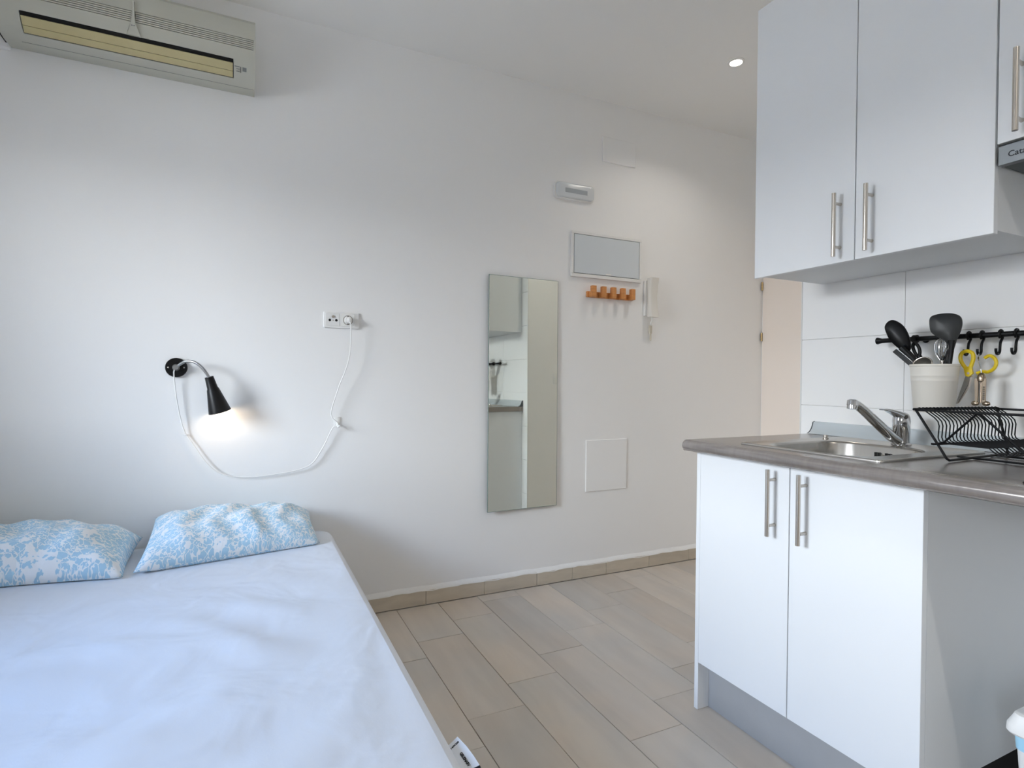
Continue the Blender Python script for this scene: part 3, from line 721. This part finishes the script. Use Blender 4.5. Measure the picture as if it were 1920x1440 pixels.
# ------------------------------------------------------------------ coat rack
cr2 = thing('coat_rack', 'small beech wood rack of five pegs on the wall below the fuse box', 'coat rack', (1.84, YW, 1.535))
B().box(1.684, 1.994, YW-0.014, YW-0.0004, 1.5335, 1.5645, 0.001, 1).build('rail', WOODP, cr2)
for x in (1.7065, 1.7715, 1.8365, 1.9000, 1.9660):
    ol = [(YW-0.014, 1.5325), (YW-0.050, 1.5325), (YW-0.052, 1.5345), (YW-0.052, 1.5905), (YW-0.0505, 1.592), (YW-0.0305, 1.592), (YW-0.029, 1.5905), (YW-0.029, 1.5625), (YW-0.0275, 1.561), (YW-0.014, 1.561)]
    B().prism([(x-0.0125, y, z) for y, z in ol], (0.025, 0, 0)).build('peg', WOODP, cr2)

# ------------------------------------------------------------------ intercom
ic = thing('intercom', 'white intercom handset hanging on the wall beside the coat pegs', 'intercom', (2.10, YW, 1.44))
B().box(2.072, 2.155, YW-0.022, YW-0.0004, 1.452, 1.655, 0.006).build('wall_base', WHITEP, ic)
hs = B(); loops = []
for t in range(13):
    z = 1.444+(1.6665-1.444)*t/12; u = (t-6)/6
    d = 0.030+0.014*abs(u)**2.2; w = 0.0285+0.003*abs(u)
    if t in (0, 12): w *= 0.93
    loops.append([(2.108+a, YW-0.024-0.5*d-b2, z) for a, b2 in rrect(-w, w, -d/2, d/2, 0.011, 3)])
hs.loft(loops, True, True); hs.build('handset', mat('handset_plastic', srgb(226, 222, 214), 0.38), ic)
B().tube([(2.110, YW-0.034, 1.446), (2.113, YW-0.034, 1.428), (2.108, YW-0.030, 1.412), (2.116, YW-0.024, 1.400)], 0.0042, 8, smooth=5).build('handset_cord', CORD, ic)
B().box(2.108, 2.128, YW-0.018, YW-0.008, 1.352, 1.402, 0.002, 1).box(2.115, 2.127, YW-0.014, YW-0.008, 1.312, 1.354, 0.002, 1).build('cord_tail', mat('aged_cream', srgb(216, 208, 192), 0.5), ic)

# ------------------------------------------------------------------ bar handles
def bar_handle(x, y, zc, parent, L=0.187, gap=0.128):
    h = B().cyl((x, y, zc-L/2), (x, y, zc+L/2), 0.0062, n=18).build('handle', STEEL, parent)
    return h
def handle(front, y, zc, door):
    h = B().cyl((front-0.030, y, zc-0.0935), (front-0.030, y, zc+0.0935), 0.0060, n=18)
    for dz in (-0.064, 0.064):
        h.lathe((front+0.0002, y, zc+dz), (-1, 0, 0), [(0.0052, 0), (0.0042, 0.004), (0.0042, 0.020), (0.0052, 0.0258)], 12)
    return h.build('handle', STEEL, door)

# ------------------------------------------------------------------ base cabinet
bc = thing('base_cabinet', 'white two-door kitchen base cabinet under the sink', 'cabinet', (1.65, 1.06, 0.0))
B().box(1.3555, 1.954, 1.3945, 1.411, 0.0005, 0.8535, 0.0008, 1).build('end_panel', LAM, bc)
ca = B().box(1.3755, 1.950, 0.7245, 0.7405, 0.157, 0.8535).box(1.3755, 1.950, 1.378, 1.394, 0.157, 0.8535)
ca.box(1.3755, 1.950, 0.7405, 1.378, 0.157, 0.173).box(1.942, 1.950, 0.7405, 1.378, 0.173, 0.8535).box(1.3755, 1.40, 0.7405, 1.378, 0.81, 0.8535)
ca.build('carcass', LAME, bc)
for y0, y1, hy in ((1.0622, 1.3935, 1.108), (0.7240, 1.0592, 1.011)):
    d = B().box(1.3550, 1.3740, y0, y1, 0.157, 0.8515, 0.0008, 1).build('door', LAM, bc)
    handle(1.355, hy, 0.744, d)
B().box(1.403, 1.419, 0.7245, 1.3943, 0.0006, 0.155).build('plinth', PLINTH, bc)
B().box(1.4195, 1.93, 0.742, 0.752, 0.0006, 0.1565).build('shade_panel', DARK, bc, label='added dark panel standing in for the shade under the cabinet')  # dark sheet that paints the shade below the cabinet side
for x in (1.45, 1.90):
    for y in (0.77, 1.35): B().cyl((x, y, 0.0), (x, y, 0.157), 0.016, n=12).build('foot', BLACKP, bc)

# ------------------------------------------------------------------ wall cabinets and hood
wc = thing('wall_cabinet', 'white two-door kitchen wall cabinet above the sink', 'cabinet', (1.78, 1.06, 1.45))
ZT = 2.364
cb_ = B().box(1.6195, 1.953, 0.7145, 0.7305, 1.449, ZT-0.002).box(1.6195, 1.953, 1.387, 1.403, 1.449, ZT-0.002)
cb_.box(1.6195, 1.953, 0.7305, 1.387, 1.449, 1.465).box(1.6195, 1.953, 0.7305, 1.387, ZT-0.018, ZT-0.002).box(1.945, 1.953, 0.7305, 1.387, 1.465, ZT-0.018)
cb_.build('carcass', LAME, wc)
for y0, y1, hy in ((1.0512, 1.4035, 1.0945), (0.7138, 1.0482, 1.0005)):
    d = B().box(1.600, 1.6185, y0, y1, 1.4405, ZT, 0.0008, 1).build('door', LAM, wc)
    handle(1.600, hy, 1.548, d)
hc = thing('wall_cabinet', 'white wall cabinet over the extractor hood, cut off by the frame', 'cabinet', (1.78, 0.41, 1.65))
cb_ = B().box(1.6195, 1.953, 0.110, 0.126, 1.650, ZT-0.002).box(1.6195, 1.953, 0.694, 0.710, 1.650, ZT-0.002).box(1.6195, 1.953, 0.126, 0.694, 1.650, 1.666).box(1.6195, 1.953, 0.126, 0.694, ZT-0.018, ZT-0.002)
cb_.box(1.945, 1.953, 0.126, 0.694, 1.666, ZT-0.018).build('carcass', LAME, hc)
d = B().box(1.600, 1.6185, 0.110, 0.7095, 1.6475, ZT, 0.0008, 1).build('door', LAM, hc)
handle(1.600, 0.6635, 1.750, d)
hd = thing('extractor_hood', 'slim grey steel extractor hood under the short wall cabinet', 'hood', (1.78, 0.41, 1.597))
B().box(1.602, 1.620, 0.112, 0.7085, 1.5965, 1.6415, 0.001, 1).build('front_panel', HOODM, hd)
B().box(1.621, 1.950, 0.115, 0.7085, 1.5995, 1.648).build('body', mat('hood_underside', srgb(84, 88, 90), 0.5, 0.3), hd)
B().box(1.645, 1.90, 0.15, 0.640, 1.5975, 1.5993).build('filter', mat('hood_filter', srgb(60, 62, 64), 0.5, 0.5), hd)
text('Cata', 0.0185, (1.6018, 0.6895, 1.6175), frame((0, -1, 0), (0, 0, 1)), INK, hd, align='LEFT', bold=0.0002)

# ------------------------------------------------------------------ worktop
wt = thing('worktop', 'grey brushed-look laminate kitchen worktop with a rounded front edge', 'worktop', (1.62, 0.5, 0.854))
nose = [(1.400, 0.890)]+[(1.3225-0.0175*math.sin(a*PI/8), 0.8725+0.0175*math.cos(a*PI/8)) for a in range(0, 7)]+[(1.3085, 0.858), (1.315, 0.8545), (1.400, 0.8545)]
wb_ = B()
wb_.prism([(x, 1.425, z) for x, z in nose], (0, -1.775, 0))
wb_.box(1.400, 1.954, 1.262, 1.425, 0.8545, 0.890).box(1.400, 1.954, -0.35, 0.846, 0.8545, 0.890).box(1.858, 1.954, 0.846, 1.262, 0.8545, 0.890)
wb_.build('slab', WORK, wt)
EDG = mat('worktop_end_band', srgb(150, 142, 136), 0.45)
eb = B().prism([(x*1.0-(0.0 if x > 1.33 else 0.0003), 1.4252, z-0.0005) for x, z in nose], (0, 0.0009, 0)).box(1.400, 1.935, 1.4252, 1.4261, 0.8545, 0.8895)
eb.build('end_band', EDG, wt)
B().box(1.34, 1.95, -0.35, -0.334, 0.0005, 0.8545).build('support_panel', LAME, wt)
us = B(); pr = [(1.9545, 0.891), (1.912, 0.891), (1.918, 0.8925), (1.928, 0.899), (1.936, 0.909), (1.941, 0.921), (1.944, 0.932), (1.9545, 0.935)]
us.prism([(x, 1.424, z) for x, z in pr], (0, -1.77, 0))
up_ = us.build('worktop_upstand', mat('upstand_grey', srgb(198, 205, 208), 0.30, 0.2), org=(1.94, 0.5, 0.89))
tag(up_, 'grey coved sealing strip along the back of the worktop against the tiles', 'trim')
B().prism([(x-0.001, 1.4243, z+0.0005) for x, z in pr], (0, 0.003, 0)).build('end_cap', mat('end_cap_grey', srgb(84, 88, 90), 0.5), up_)

# hob, of which the photo shows only a corner
hob = thing('hob', 'black glass hob on the worktop, its corner at the frame edge', 'hob', (1.62, 0.27, 0.89))
B().box(1.366, 1.86, -0.03, 0.556, 0.8902, 0.8955, 0.002, 1).build('glass_top', mat('black_glass', srgb(10, 11, 13), 0.06), hob)

# ------------------------------------------------------------------ sink
sk2 = thing('kitchen_sink', 'inset stainless steel kitchen sink in the worktop', 'sink', (1.62, 1.05, 0.89))
def RL(x0, x1, y0, y1, r, z): return [(x, y, z) for x, y in rrect(x0, x1, y0, y1, r, 8)]
L = [RL(1.390, 1.866, 0.838, 1.268, 0.012, 0.8903), RL(1.3900, 1.866, 0.838, 1.268, 0.012, 0.8938), RL(1.3908, 1.8652, 0.8388, 1.2672, 0.012, 0.8955), RL(1.3930, 1.863, 0.841, 1.265, 0.012, 0.8962), RL(1.3975, 1.8585, 0.8455, 1.2605, 0.012, 0.8955),
     RL(1.404, 1.852, 0.852, 1.254, 0.012, 0.8928), RL(1.424, 1.778, 0.908, 1.234, 0.085, 0.8922), RL(1.428, 1.774, 0.912, 1.230, 0.083, 0.8900), RL(1.431, 1.771, 0.915, 1.227, 0.08, 0.884),
     RL(1.438, 1.764, 0.922, 1.220, 0.075, 0.78), RL(1.446, 1.756, 0.930, 1.212, 0.07, 0.757), RL(1.466, 1.736, 0.95, 1.192, 0.06, 0.747), RL(1.58, 1.62, 1.05, 1.09, 0.018, 0.744)]
B().loft(L, False, True).build('basin', SINKM, sk2, angle=50)
OVY = 1.0810
for i in (0, 1, 3, 4):
    y = OVY-0.0105*i
    B().box(1.7618, 1.7700, y-0.0022, y+0.0022, 0.850, 0.869).build("overflow_slot", BLACKP, sk2)
B().cyl((1.7705, OVY-0.021, 0.860), (1.7645, OVY-0.021, 0.860), 0.0035, n=12).build('overflow_screw', STEEL, sk2)
B().lathe((1.60, 1.07, 0.7442), (0, 0, 1), [(0.0, 0.001), (0.040, 0.001), (0.043, 0.0025), (0.045, 0.0)], 24, False).build('drain', CHROME, sk2)
B().lathe((1.765, 1.2465, 0.8925), (0, 0, 1), [(0.009, 0), (0.009, 0.004), (0.007, 0.006), (0.007, 0.014), (0.0, 0.0145)], 18, False).build('waste_knob', STEEL, sk2)

# ------------------------------------------------------------------ tap
tp = thing('kitchen_tap', 'chrome single-lever mixer tap behind the sink', 'tap', (1.828, 1.043, 0.893))
TX, TY = 1.828, 1.043
B().lathe((TX, TY, 0.8932), (0, 0, 1), [(0.027, 0), (0.027, 0.004), (0.0225, 0.007), (0.0225, 0.036), (0.0232, 0.037), (0.0232, 0.068)], 32).build('body', CHROME, tp)
cap = B().lathe((TX, TY, 0.9605), (0, 0, 1), [(0.0238, 0), (0.0240, 0.006), (0.0230, 0.018), (0.0195, 0.027), (0.011, 0.0325), (0.0, 0.034)], 32, False)
lv = cap.build('lever_cap', CHROME, tp)
le = B(); lo2 = []
for (x, z, w, h) in ((1.818, 0.984, 0.017, 0.012), (1.800, 0.990, 0.015, 0.009), (1.778, 0.996, 0.012, 0.006), (1.756, 1.001, 0.010, 0.0038), (1.738, 1.003, 0.009, 0.003), (1.728, 1.003, 0.007, 0.002)):
    lo2.append([(x, TY+a, z+b2) for a, b2 in rrect(-w, w, -h, h, min(w, h)*0.9, 4)])
le.loft(lo2, True, True); le.build('lever', CHROME, tp, angle=50)
sp_ = B().tube([(1.808, 1.043, 0.9075), (1.775, 1.043, 0.922), (1.70, 1.043, 0.967), (1.64, 1.043, 1.004), (1.612, 1.043, 1.018), (1.596, 1.043, 1.021)], [0.0155, 0.0155, 0.0145, 0.0138, 0.0130, 0.0125], 16, flat=Vector((0, 1, 0)))
sp_.build('spout', CHROME, tp, angle=60)
B().lathe((1.594, 1.043, 1.034), (-0.15, 0, -1), [(0.010, 0), (0.0145, 0.003), (0.0150, 0.017), (0.0138, 0.0175), (0.0138, 0.027), (0.012, 0.0275), (0.0, 0.026)], 24, False).build('aerator', CHROME, tp)

# ------------------------------------------------------------------ dish rack
rk = thing('dish_rack', 'black wire folding dish rack standing at the right of the sink', 'dish rack', (1.72, 0.64, 0.8905))
YE = 0.40
def ny(x): return 0.856-(x-1.56)*0.115      # the rack stands slightly askew
def footl(x): return 0.781+(x-1.562)*0.04
fz = 0.8945
fr1 = B().tube([(1.560, ny(1.56), 1.016), (1.561, 0.800, 0.925), (1.562, footl(1.562)+0.004, 0.899), (1.567, footl(1.567), fz), (1.60, footl(1.60), fz), (1.84, footl(1.84), fz), (1.874, footl(1.874), fz), (1.879, footl(1.879)+0.004, 0.899), (1.876, 0.80, 0.925), (1.872, ny(1.872), 1.016)], 0.0031, 10)
fr1.build('leg_frame', WIREG, rk)
tr = B().tube([(1.553, ny(1.553), 1.0165), (1.872, ny(1.872), 1.0165)], 0.0033, 10)
tr.tube([(1.560, ny(1.56)-0.002, 1.015), (1.560, YE, 1.015)], 0.0030, 10).tube([(1.872, ny(1.872), 1.015), (1.872, YE, 1.015)], 0.0030, 10).tube([(1.553, YE, 1.0165), (1.878, YE, 1.0165)], 0.0033, 10)
tr.build('top_rail', WIREG, rk)
for x in (1.557, 1.876):
    yk = ny(x)-0.856
    B().tube([(x, 0.816+yk, 0.932), (x, 0.806+yk, 0.9325), (x, 0.788+yk, 0.939), (x, 0.722+yk, 1.011), (x, 0.712+yk, 1.011), (x, 0.640+yk, 0.940), (x, 0.60+yk, 0.905), (x, 0.59+yk, fz)], 0.0027, 8).build('brace', WIREG, rk)
B().tube([(1.677, 0.818, fz-0.0005), (1.677, 0.700, fz-0.0005), (1.677, 0.565, fz-0.0005)], 0.0026, 8).tube([(1.80, 0.800, fz-0.0005), (1.80, 0.565, fz-0.0005)], 0.0026, 8).tube([(1.562, 0.572, fz), (1.876, 0.572, fz)], 0.0030, 8).build('foot_rail', WIREG, rk)
NW = 23
for i in range(NW):
    x = 1.574+(1.866-1.574)*i/(NW-1); s = ny(x)-0.856; yt = 0.856+s
    pts = [(x, yt+0.005, 1.0175), (x, yt+0.001, 1.0205), (x, yt-0.006, 1.0185), (x, yt-0.035, 0.997), (x, yt-0.043, 0.988), (x, yt-0.046, 0.977), (x, yt-0.044, 0.948), (x, yt-0.047, 0.939), (x, yt-0.056, 0.9345),
           (x, 0.745+s, 0.9335), (x, 0.705+s, 0.9330), (x, 0.695+s, 0.924), (x, 0.683+s, 0.9165), (x, 0.670+s, 0.918), (x, 0.660+s, 0.927), (x, 0.645+s, 0.933), (x, 0.50+s, 0.934), (x, YE+0.05, 0.940), (x, YE+0.045, 0.985), (x, YE, 1.0185)]
    B().tube(pts, 0.0016, 6).build('wire', WIREG, rk)
B().tube([(1.557, 0.812, 0.9315), (1.876, 0.776, 0.9315)], 0.0028, 8).tube([(1.557, 0.640, 0.9300), (1.876, 0.604, 0.9300)], 0.0028, 8).tube([(1.557, 0.50, 0.931), (1.876, 0.48, 0.931)], 0.0028, 8).build('cross_bar', WIREG, rk)

# ------------------------------------------------------------------ hanging rail and hooks
RX, RZ = 1.897, 1.2215
rl = thing('hanging_rail', 'black metal utensil rail on the kitchen tiles', 'rail', (RX, 0.5, RZ))
B().cyl((RX, 1.150, RZ), (RX, -0.25, RZ), 0.0075, n=18).build('bar', BLACK, rl)
B().lathe((RX, 1.146, RZ), (0, 1, 0), [(0.0076, 0), (0.0082, 0.004), (0.0115, 0.014), (0.0112, 0.0165), (0.0, 0.0168)], 18, False).build('finial', BLACK, rl)
for y in (1.045, -0.10):
    B().lathe((RX, y-0.006, RZ), (0, 1, 0), [(0.0125, 0), (0.0125, 0.012)], 18).cyl((RX+0.004, y, RZ), (RX+0.0565, y, RZ), 0.0055, n=12).cyl((RX+0.0545, y, RZ), (RX+0.0578, y, RZ), 0.010, n=18).build('bracket', BLACK, rl)
def s_hook(y, label):
    t = B()
    pts = [(RX-0.004, y, RZ-0.0102), (RX-0.0105, y, RZ+0.001), (RX-0.004, y, RZ+0.0105), (RX+0.005, y, RZ+0.0102), (RX+0.0108, y, RZ+0.002), (RX+0.0085, y, RZ-0.010), (RX-0.001, y, RZ-0.022), (RX-0.0035, y, RZ-0.036), (RX-0.004, y, RZ-0.046), (RX-0.010, y, RZ-0.0545), (RX-0.019, y, RZ-0.0545), (RX-0.0245, y, RZ-0.047), (RX-0.0245, y, RZ-0.040)]
    t.tube(pts, 0.0034, 8, smooth=3)
    o = t.build('rail_hook', BLACK, org=(RX, y, RZ)); tag(o, label, 'hook', 'black hooks on the kitchen rail'); return o
h0 = s_hook(0.9010, 'black rail hook that holds the yellow scissors')
for y, lb in ((0.8685, 'black rail hook that holds the corkscrew'), (0.8250, 'empty black rail hook next to the corkscrew'), (0.7895, 'empty black rail hook nearest the frame edge')):
    o = h0.copy(); C.objects.link(o); o.location = (RX, y, RZ); o['label'] = lb

# ------------------------------------------------------------------ utensil bucket and its contents
BXc, BYc = 1.822, 0.951
bk = thing('utensil_bucket', 'cream ribbed bucket of utensils hanging from the rail', 'bucket', (BXc, BYc, 0.999))
B().lathe((BXc, BYc, 0.999), (0, 0, 1), [(0.0, 0.0), (0.0480, 0.0), (0.0490, 0.002), (0.0557, 0.090), (0.0563, 0.0912), (0.0562, 0.0935), (0.0568, 0.1040), (0.0575, 0.1052), (0.0574, 0.1075), (0.0592, 0.1330), (0.0607, 0.1345), (0.0607, 0.1385), (0.0595, 0.1400), (0.0577, 0.1385), (0.0470, 0.004), (0.0, 0.003)], 48, False).build('tub', BUCK, bk)
B().tube([(BXc+0.0600, BYc, 1.124), (BXc+0.0645, BYc, 1.150), (RX-0.0085, BYc, RZ-0.012), (RX-0.0108, BYc, RZ+0.002), (RX, BYc, RZ+0.0105), (RX+0.0100, BYc, RZ+0.002), (RX+0.009, BYc, RZ-0.010)], 0.003, 8, smooth=3).build('hanger', BLACK, bk)
UX = 1.820
def blade(outline, x, thick, dish, name, m, parent=None, org=None, tilt=0.0):
    """thin dished plate: outline in (y, z), rings toward the centre pushed along x"""
    n = len(outline); cy = sum(p[0] for p in outline)/n; cz = sum(p[1] for p in outline)/n
    b = B(); front = []; back = []
    for s, d in ((1.0, 0.0), (0.86, 0.35), (0.62, 0.72), (0.3, 0.95)):
        rr = [(cy+(y-cy)*s, cz+(z-cz)*s) for y, z in outline]
        front.append([(x+dish*d-thick/2+tilt*(z-cz), y, z) for y, z in rr]); back.append([(x+dish*d+thick/2+tilt*(z-cz), y, z) for y, z in rr])
    b.loft(front[::-1]+back, True, True)
    return b.build(name, m, parent, org, angle=50)
# black serving spoon, leaning out to the left
sp2 = thing('serving_spoon', 'black plastic serving spoon leaning leftmost out of the bucket', 'spoon', (1.815, 0.985, 1.01))
ol = spline([Vector((a, b2, 0)) for a, b2 in [(1.0909, 1.2600), (1.0800, 1.2755), (1.0620, 1.2772), (1.0371, 1.2590), (1.0214, 1.2310), (1.0150, 1.2060), (1.0150, 1.1840), (1.0260, 1.1800), (1.0420, 1.1850), (1.0600, 1.2000), (1.0760, 1.2190), (1.0862, 1.2400)]], 4, True)
blade([(p.x, p.y) for p in ol], 1.818, 0.003, 0.012, 'bowl', BLACKP, sp2)
B().tube([(1.820, 1.040, 1.192), (1.821, 1.008, 1.158), (1.824, 0.980, 1.120), (1.832, 0.960, 1.012)], [0.011, 0.008, 0.0065, 0.006], 10).build('handle', BLACKP, sp2)
# grey flat tool behind it
st_ = thing('turner_handle', 'dark grey flat utensil handle low beside the serving spoon', 'utensil', (1.815, 0.99, 1.01))
B().prism([(1.806, y, z) for y, z in ((1.0600, 1.1790), (1.0500, 1.1870), (0.9850, 1.1280), (0.9930, 1.1190))], (0.007, 0, 0), 0.002, 1).build('grip', GREYP, st_)
B().tube([(1.8095, 0.990, 1.124), (1.808, 0.982, 1.06), (1.806, 0.978, 1.012)], 0.0045, 8).build('shaft', GREYP, st_)
# black slotted spoon handle with hanging hole
sl_ = thing('slotted_handle', 'black utensil handle end with a hanging hole between spoon and strainer', 'utensil', (1.83, 0.985, 1.01))
B().tube([(1.836, y, z) for y, z in ((1.0140, 1.2050), (1.0040, 1.1960), (0.9985, 1.1800), (1.0010, 1.1640), (1.0100, 1.1720), (1.0180, 1.1920))], 0.0048, 8, closed=True, smooth=5).build('loop', BLACKP, sl_)
B().tube([(1.836, 1.000, 1.164), (1.838, 0.984, 1.125), (1.842, 0.972, 1.012)], [0.0075, 0.006, 0.005], 10).build('shaft', BLACKP, sl_)
# strainer
tn = thing('strainer', 'small round wire strainer resting in the bucket mouth', 'strainer', (1.80, 0.98, 1.012))
sc2 = Vector((1.788, 0.9650, 1.1375)); e1 = Vector((0.0, 1, 0)); e2 = Vector((0.35, 0, 0.93)).normalized()
B().tube([sc2+e1*(0.0255*math.cos(a*PI/14))+e2*(0.0235*math.sin(a*PI/14)) for a in range(28)], 0.0018, 8, closed=True).build('rim', STEEL, tn)
ms = B(); rings = []
for s, d in ((1.0, 0.0), (0.8, 0.009), (0.5, 0.016), (0.15, 0.019)):
    rings.append([sc2+e1*(0.0255*s*math.cos(a*PI/14))+e2*(0.0235*s*math.sin(a*PI/14))+Vector((0.93, 0, -0.35))*d for a in range(28)])
ms.loft(rings, False, True); ms.build('mesh_bowl', mat('wire_mesh_grey', srgb(126, 122, 114), 0.4, 0.7), tn)
B().tube([sc2-e2*0.0235, (1.788, 0.962, 1.08), (1.795, 0.958, 1.013)], 0.0030, 8).build('handle', STEEL, tn)
# whisk
wk = thing('whisk', 'wire whisk standing head up in the bucket in front of the spatula', 'whisk', (1.845, 0.94, 1.01))
for i in range(7):
    a = PI*i/7; dx, dy = 0.016*math.cos(a), 0.021*math.sin(a)+0.001
    c0 = Vector((1.850, 0.945, 1.145)); c1 = Vector((1.850, 0.9410, 1.214))
    B().tube([c0, c0+Vector((dx*0.7, dy*0.7, 0.024)), c1+Vector((dx, dy, -0.014)), c1+Vector((dx*0.5, dy*0.5, 0.0)), c1+Vector((-dx*0.5, -dy*0.5, 0.0)), c1+Vector((-dx, -dy, -0.014)), c0+Vector((-dx*0.7, -dy*0.7, 0.024)), c0], 0.0013, 6, smooth=3).build('wire', CHROME, wk)
B().cyl((1.850, 0.945, 1.150), (1.848, 0.946, 1.008), 0.006, 0.007, 12).build('handle', STEEL, wk)
# broad spatula
sq = thing('wok_turner', 'broad dark grey plastic turner standing tallest in the bucket', 'turner', (1.82, 0.92, 1.01))
ol = spline([Vector((a, b2, 0)) for a, b2 in [(0.9640, 1.2640), (0.9600, 1.2780), (0.9460, 1.2835), (0.9245, 1.2850), (0.9020, 1.2820), (0.8850, 1.2720), (0.8800, 1.2540), (0.8835, 1.2320), (0.8910, 1.2120), (0.9010, 1.1960), (0.9140, 1.1960), (0.9260, 1.2080), (0.9460, 1.2210), (0.9600, 1.2360)]], 4, True)
blade([(p.x, p.y) for p in ol], 1.818, 0.003, 0.011, 'head', GREYP, sq)
B().tube([(1.821, 0.9060, 1.206), (1.820, 0.9070, 1.180), (1.818, 0.9095, 1.145), (1.816, 0.924, 1.010)], [0.0105, 0.0062, 0.0058, 0.0058], 10).build('handle', BLACKP, sq)
tw = thing('slim_utensil', 'slim black utensil handle crossing beside the grey turner in the bucket', 'utensil', (1.835, 0.93, 1.01))
B().tube([(1.834, 0.908, 1.206), (1.833, 0.916, 1.180), (1.832, 0.927, 1.145), (1.830, 0.940, 1.010)], [0.0032, 0.0052, 0.0055, 0.0055], 10).build('shaft', BLACKP, tw)

# ------------------------------------------------------------------ scissors
sx_ = thing('scissors', 'yellow-handled kitchen scissors hanging open from a rail hook', 'scissors', (1.870, 0.888, 1.11))
SX = 1.873
def P3(pts, x): return [(x, y, z) for y, z in pts]
B().tube(P3([(0.8870, 1.1215), (0.8985, 1.1330), (0.9065, 1.1480), (0.9085, 1.1620), (0.9030, 1.1735), (0.8905, 1.1765), (0.8790, 1.1700), (0.8765, 1.1560), (0.8800, 1.1400)], SX-0.003), 0.0052, 8, closed=True, smooth=4).prism(P3([(0.8985, 1.1300), (0.8795, 1.1340), (0.8755, 1.1120), (0.8850, 1.1030), (0.8935, 1.1050)], SX-0.008), (0.009, 0, 0), 0.002, 1).build('handle', YEL, sx_)
B().tube(P3([(0.8740, 1.1130), (0.8600, 1.1180), (0.8470, 1.1170), (0.8330, 1.1270), (0.8285, 1.1430), (0.8345, 1.1570), (0.8450, 1.1625), (0.8560, 1.1560)], SX+0.011), 0.0047, 8, smooth=4).build('handle', YEL, sx_)
B().prism(P3([(0.8950, 1.1065), (0.8840, 1.1055), (0.8900, 1.0800), (0.9120, 1.0320), (0.9185, 1.0230), (0.9140, 1.0420)], SX-0.002), (0.0018, 0, 0)).build('blade', CHROME, sx_)
B().prism(P3([(0.8900, 1.1065), (0.8800, 1.1060), (0.8850, 1.0760), (0.9110, 1.0290), (0.9165, 1.0240), (0.9040, 1.0600)], SX+0.0005), (0.0018, 0, 0)).build('blade', STEEL, sx_)
B().cyl((SX-0.009, 0.886, 1.113), (SX+0.003, 0.886, 1.113), 0.0035, n=12).build('rivet', STEEL, sx_)

# ------------------------------------------------------------------ corkscrew
ck_ = thing('corkscrew', 'nickel winged corkscrew hanging from the second rail hook', 'corkscrew', (1.868, 0.853, 1.02))
KX, KY = 1.8615, 0.8525
B().tube([(KX+0.010, KY+0.012, 1.1675), (KX-0.002, KY+0.007, 1.150), (KX, KY+0.002, 1.128), (KX, KY, 1.112)], 0.0017, 8, smooth=4).build('hanging_wire', CHROME, ck_)
B().lathe((KX, KY, 1.088), (0, 0, 1), [(0.004, 0), (0.0095, 0.003), (0.0105, 0.012), (0.0080, 0.020), (0.0040, 0.026), (0.0, 0.027)], 18, False).build('head', BRASS, ck_)
B().cyl((KX, KY, 1.090), (KX, KY, 1.030), 0.0035, n=12).build('shaft', BRASS, ck_)
B().prism(P3([(KY+0.0135, 1.098), (KY+0.0045, 1.098), (KY+0.0050, 1.034), (KY+0.0115, 1.030)], KX-0.007), (0.006, 0, 0), 0.0015, 1).build('lever', BRASS, ck_)
rg = B().prism(P3([(KY-0.0035, 1.100), (KY-0.0120, 1.098), (KY-0.0120, 1.034), (KY-0.0045, 1.032)], KX-0.005), (0.006, 0, 0), 0.0015, 1).build('lever', BRASS, ck_)
rt = B()
for i in range(7): rt.box(KX-0.0062, KX-0.0048, KY-0.0105, KY-0.006, 1.040+0.0055*i, 1.0425+0.0055*i)
rt.build('gear_teeth', BLACKP, rg)
for s in (1, -1):
    B().sphere((KX-0.002, KY+s*0.013, 1.0285), 0.009, (0.6, 1.1, 0.8), 14, 8).build('lever_end', BRASS, ck_)

# ------------------------------------------------------------------ waste bin
bn = thing('waste_bin', 'white plastic bin with a pale blue band under the worktop', 'bin', (1.57, 0.44, 0.0))
def rb(x0, x1, y0, y1, r, z): return [(x, y, z) for x, y in rrect(x0, x1, y0, y1, r, 5)]
ix0, ix1, iy0, iy1 = 1.435, 1.700, 0.345, 0.606
B().loft([rb(ix0+0.03, ix1-0.03, iy0+0.03, iy1-0.03, 0.02, 0.0005), rb(ix0+0.028, ix1-0.028, iy0+0.028, iy1-0.028, 0.02, 0.006), rb(ix0+0.010, ix1-0.010, iy0+0.010, iy1-0.010, 0.02, 0.345)], True, True).build('body', WHITEP, bn)
B().loft([rb(ix0+0.0092, ix1-0.0092, iy0+0.0092, iy1-0.0092, 0.02, 0.330), rb(ix0+0.007, ix1-0.007, iy0+0.007, iy1-0.007, 0.02, 0.362)], True, True).build('band', BLUE, bn, label='pale blue band below the lid')
B().loft([rb(ix0, ix1, iy0, iy1, 0.018, 0.362), rb(ix0-0.003, ix1+0.003, iy0-0.003, iy1+0.003, 0.02, 0.366), rb(ix0-0.002, ix1+0.002, iy0-0.002, iy1+0.002, 0.02, 0.380), rb(ix0+0.008, ix1-0.008, iy0+0.008, iy1-0.008, 0.016, 0.402), rb(ix0+0.012, ix1-0.012, iy0+0.012, iy1-0.012, 0.014, 0.404)], True, True).build('lid', WHITEP, bn)

for o in bpy.data.objects:
    if '_o' in o: del o['_o']
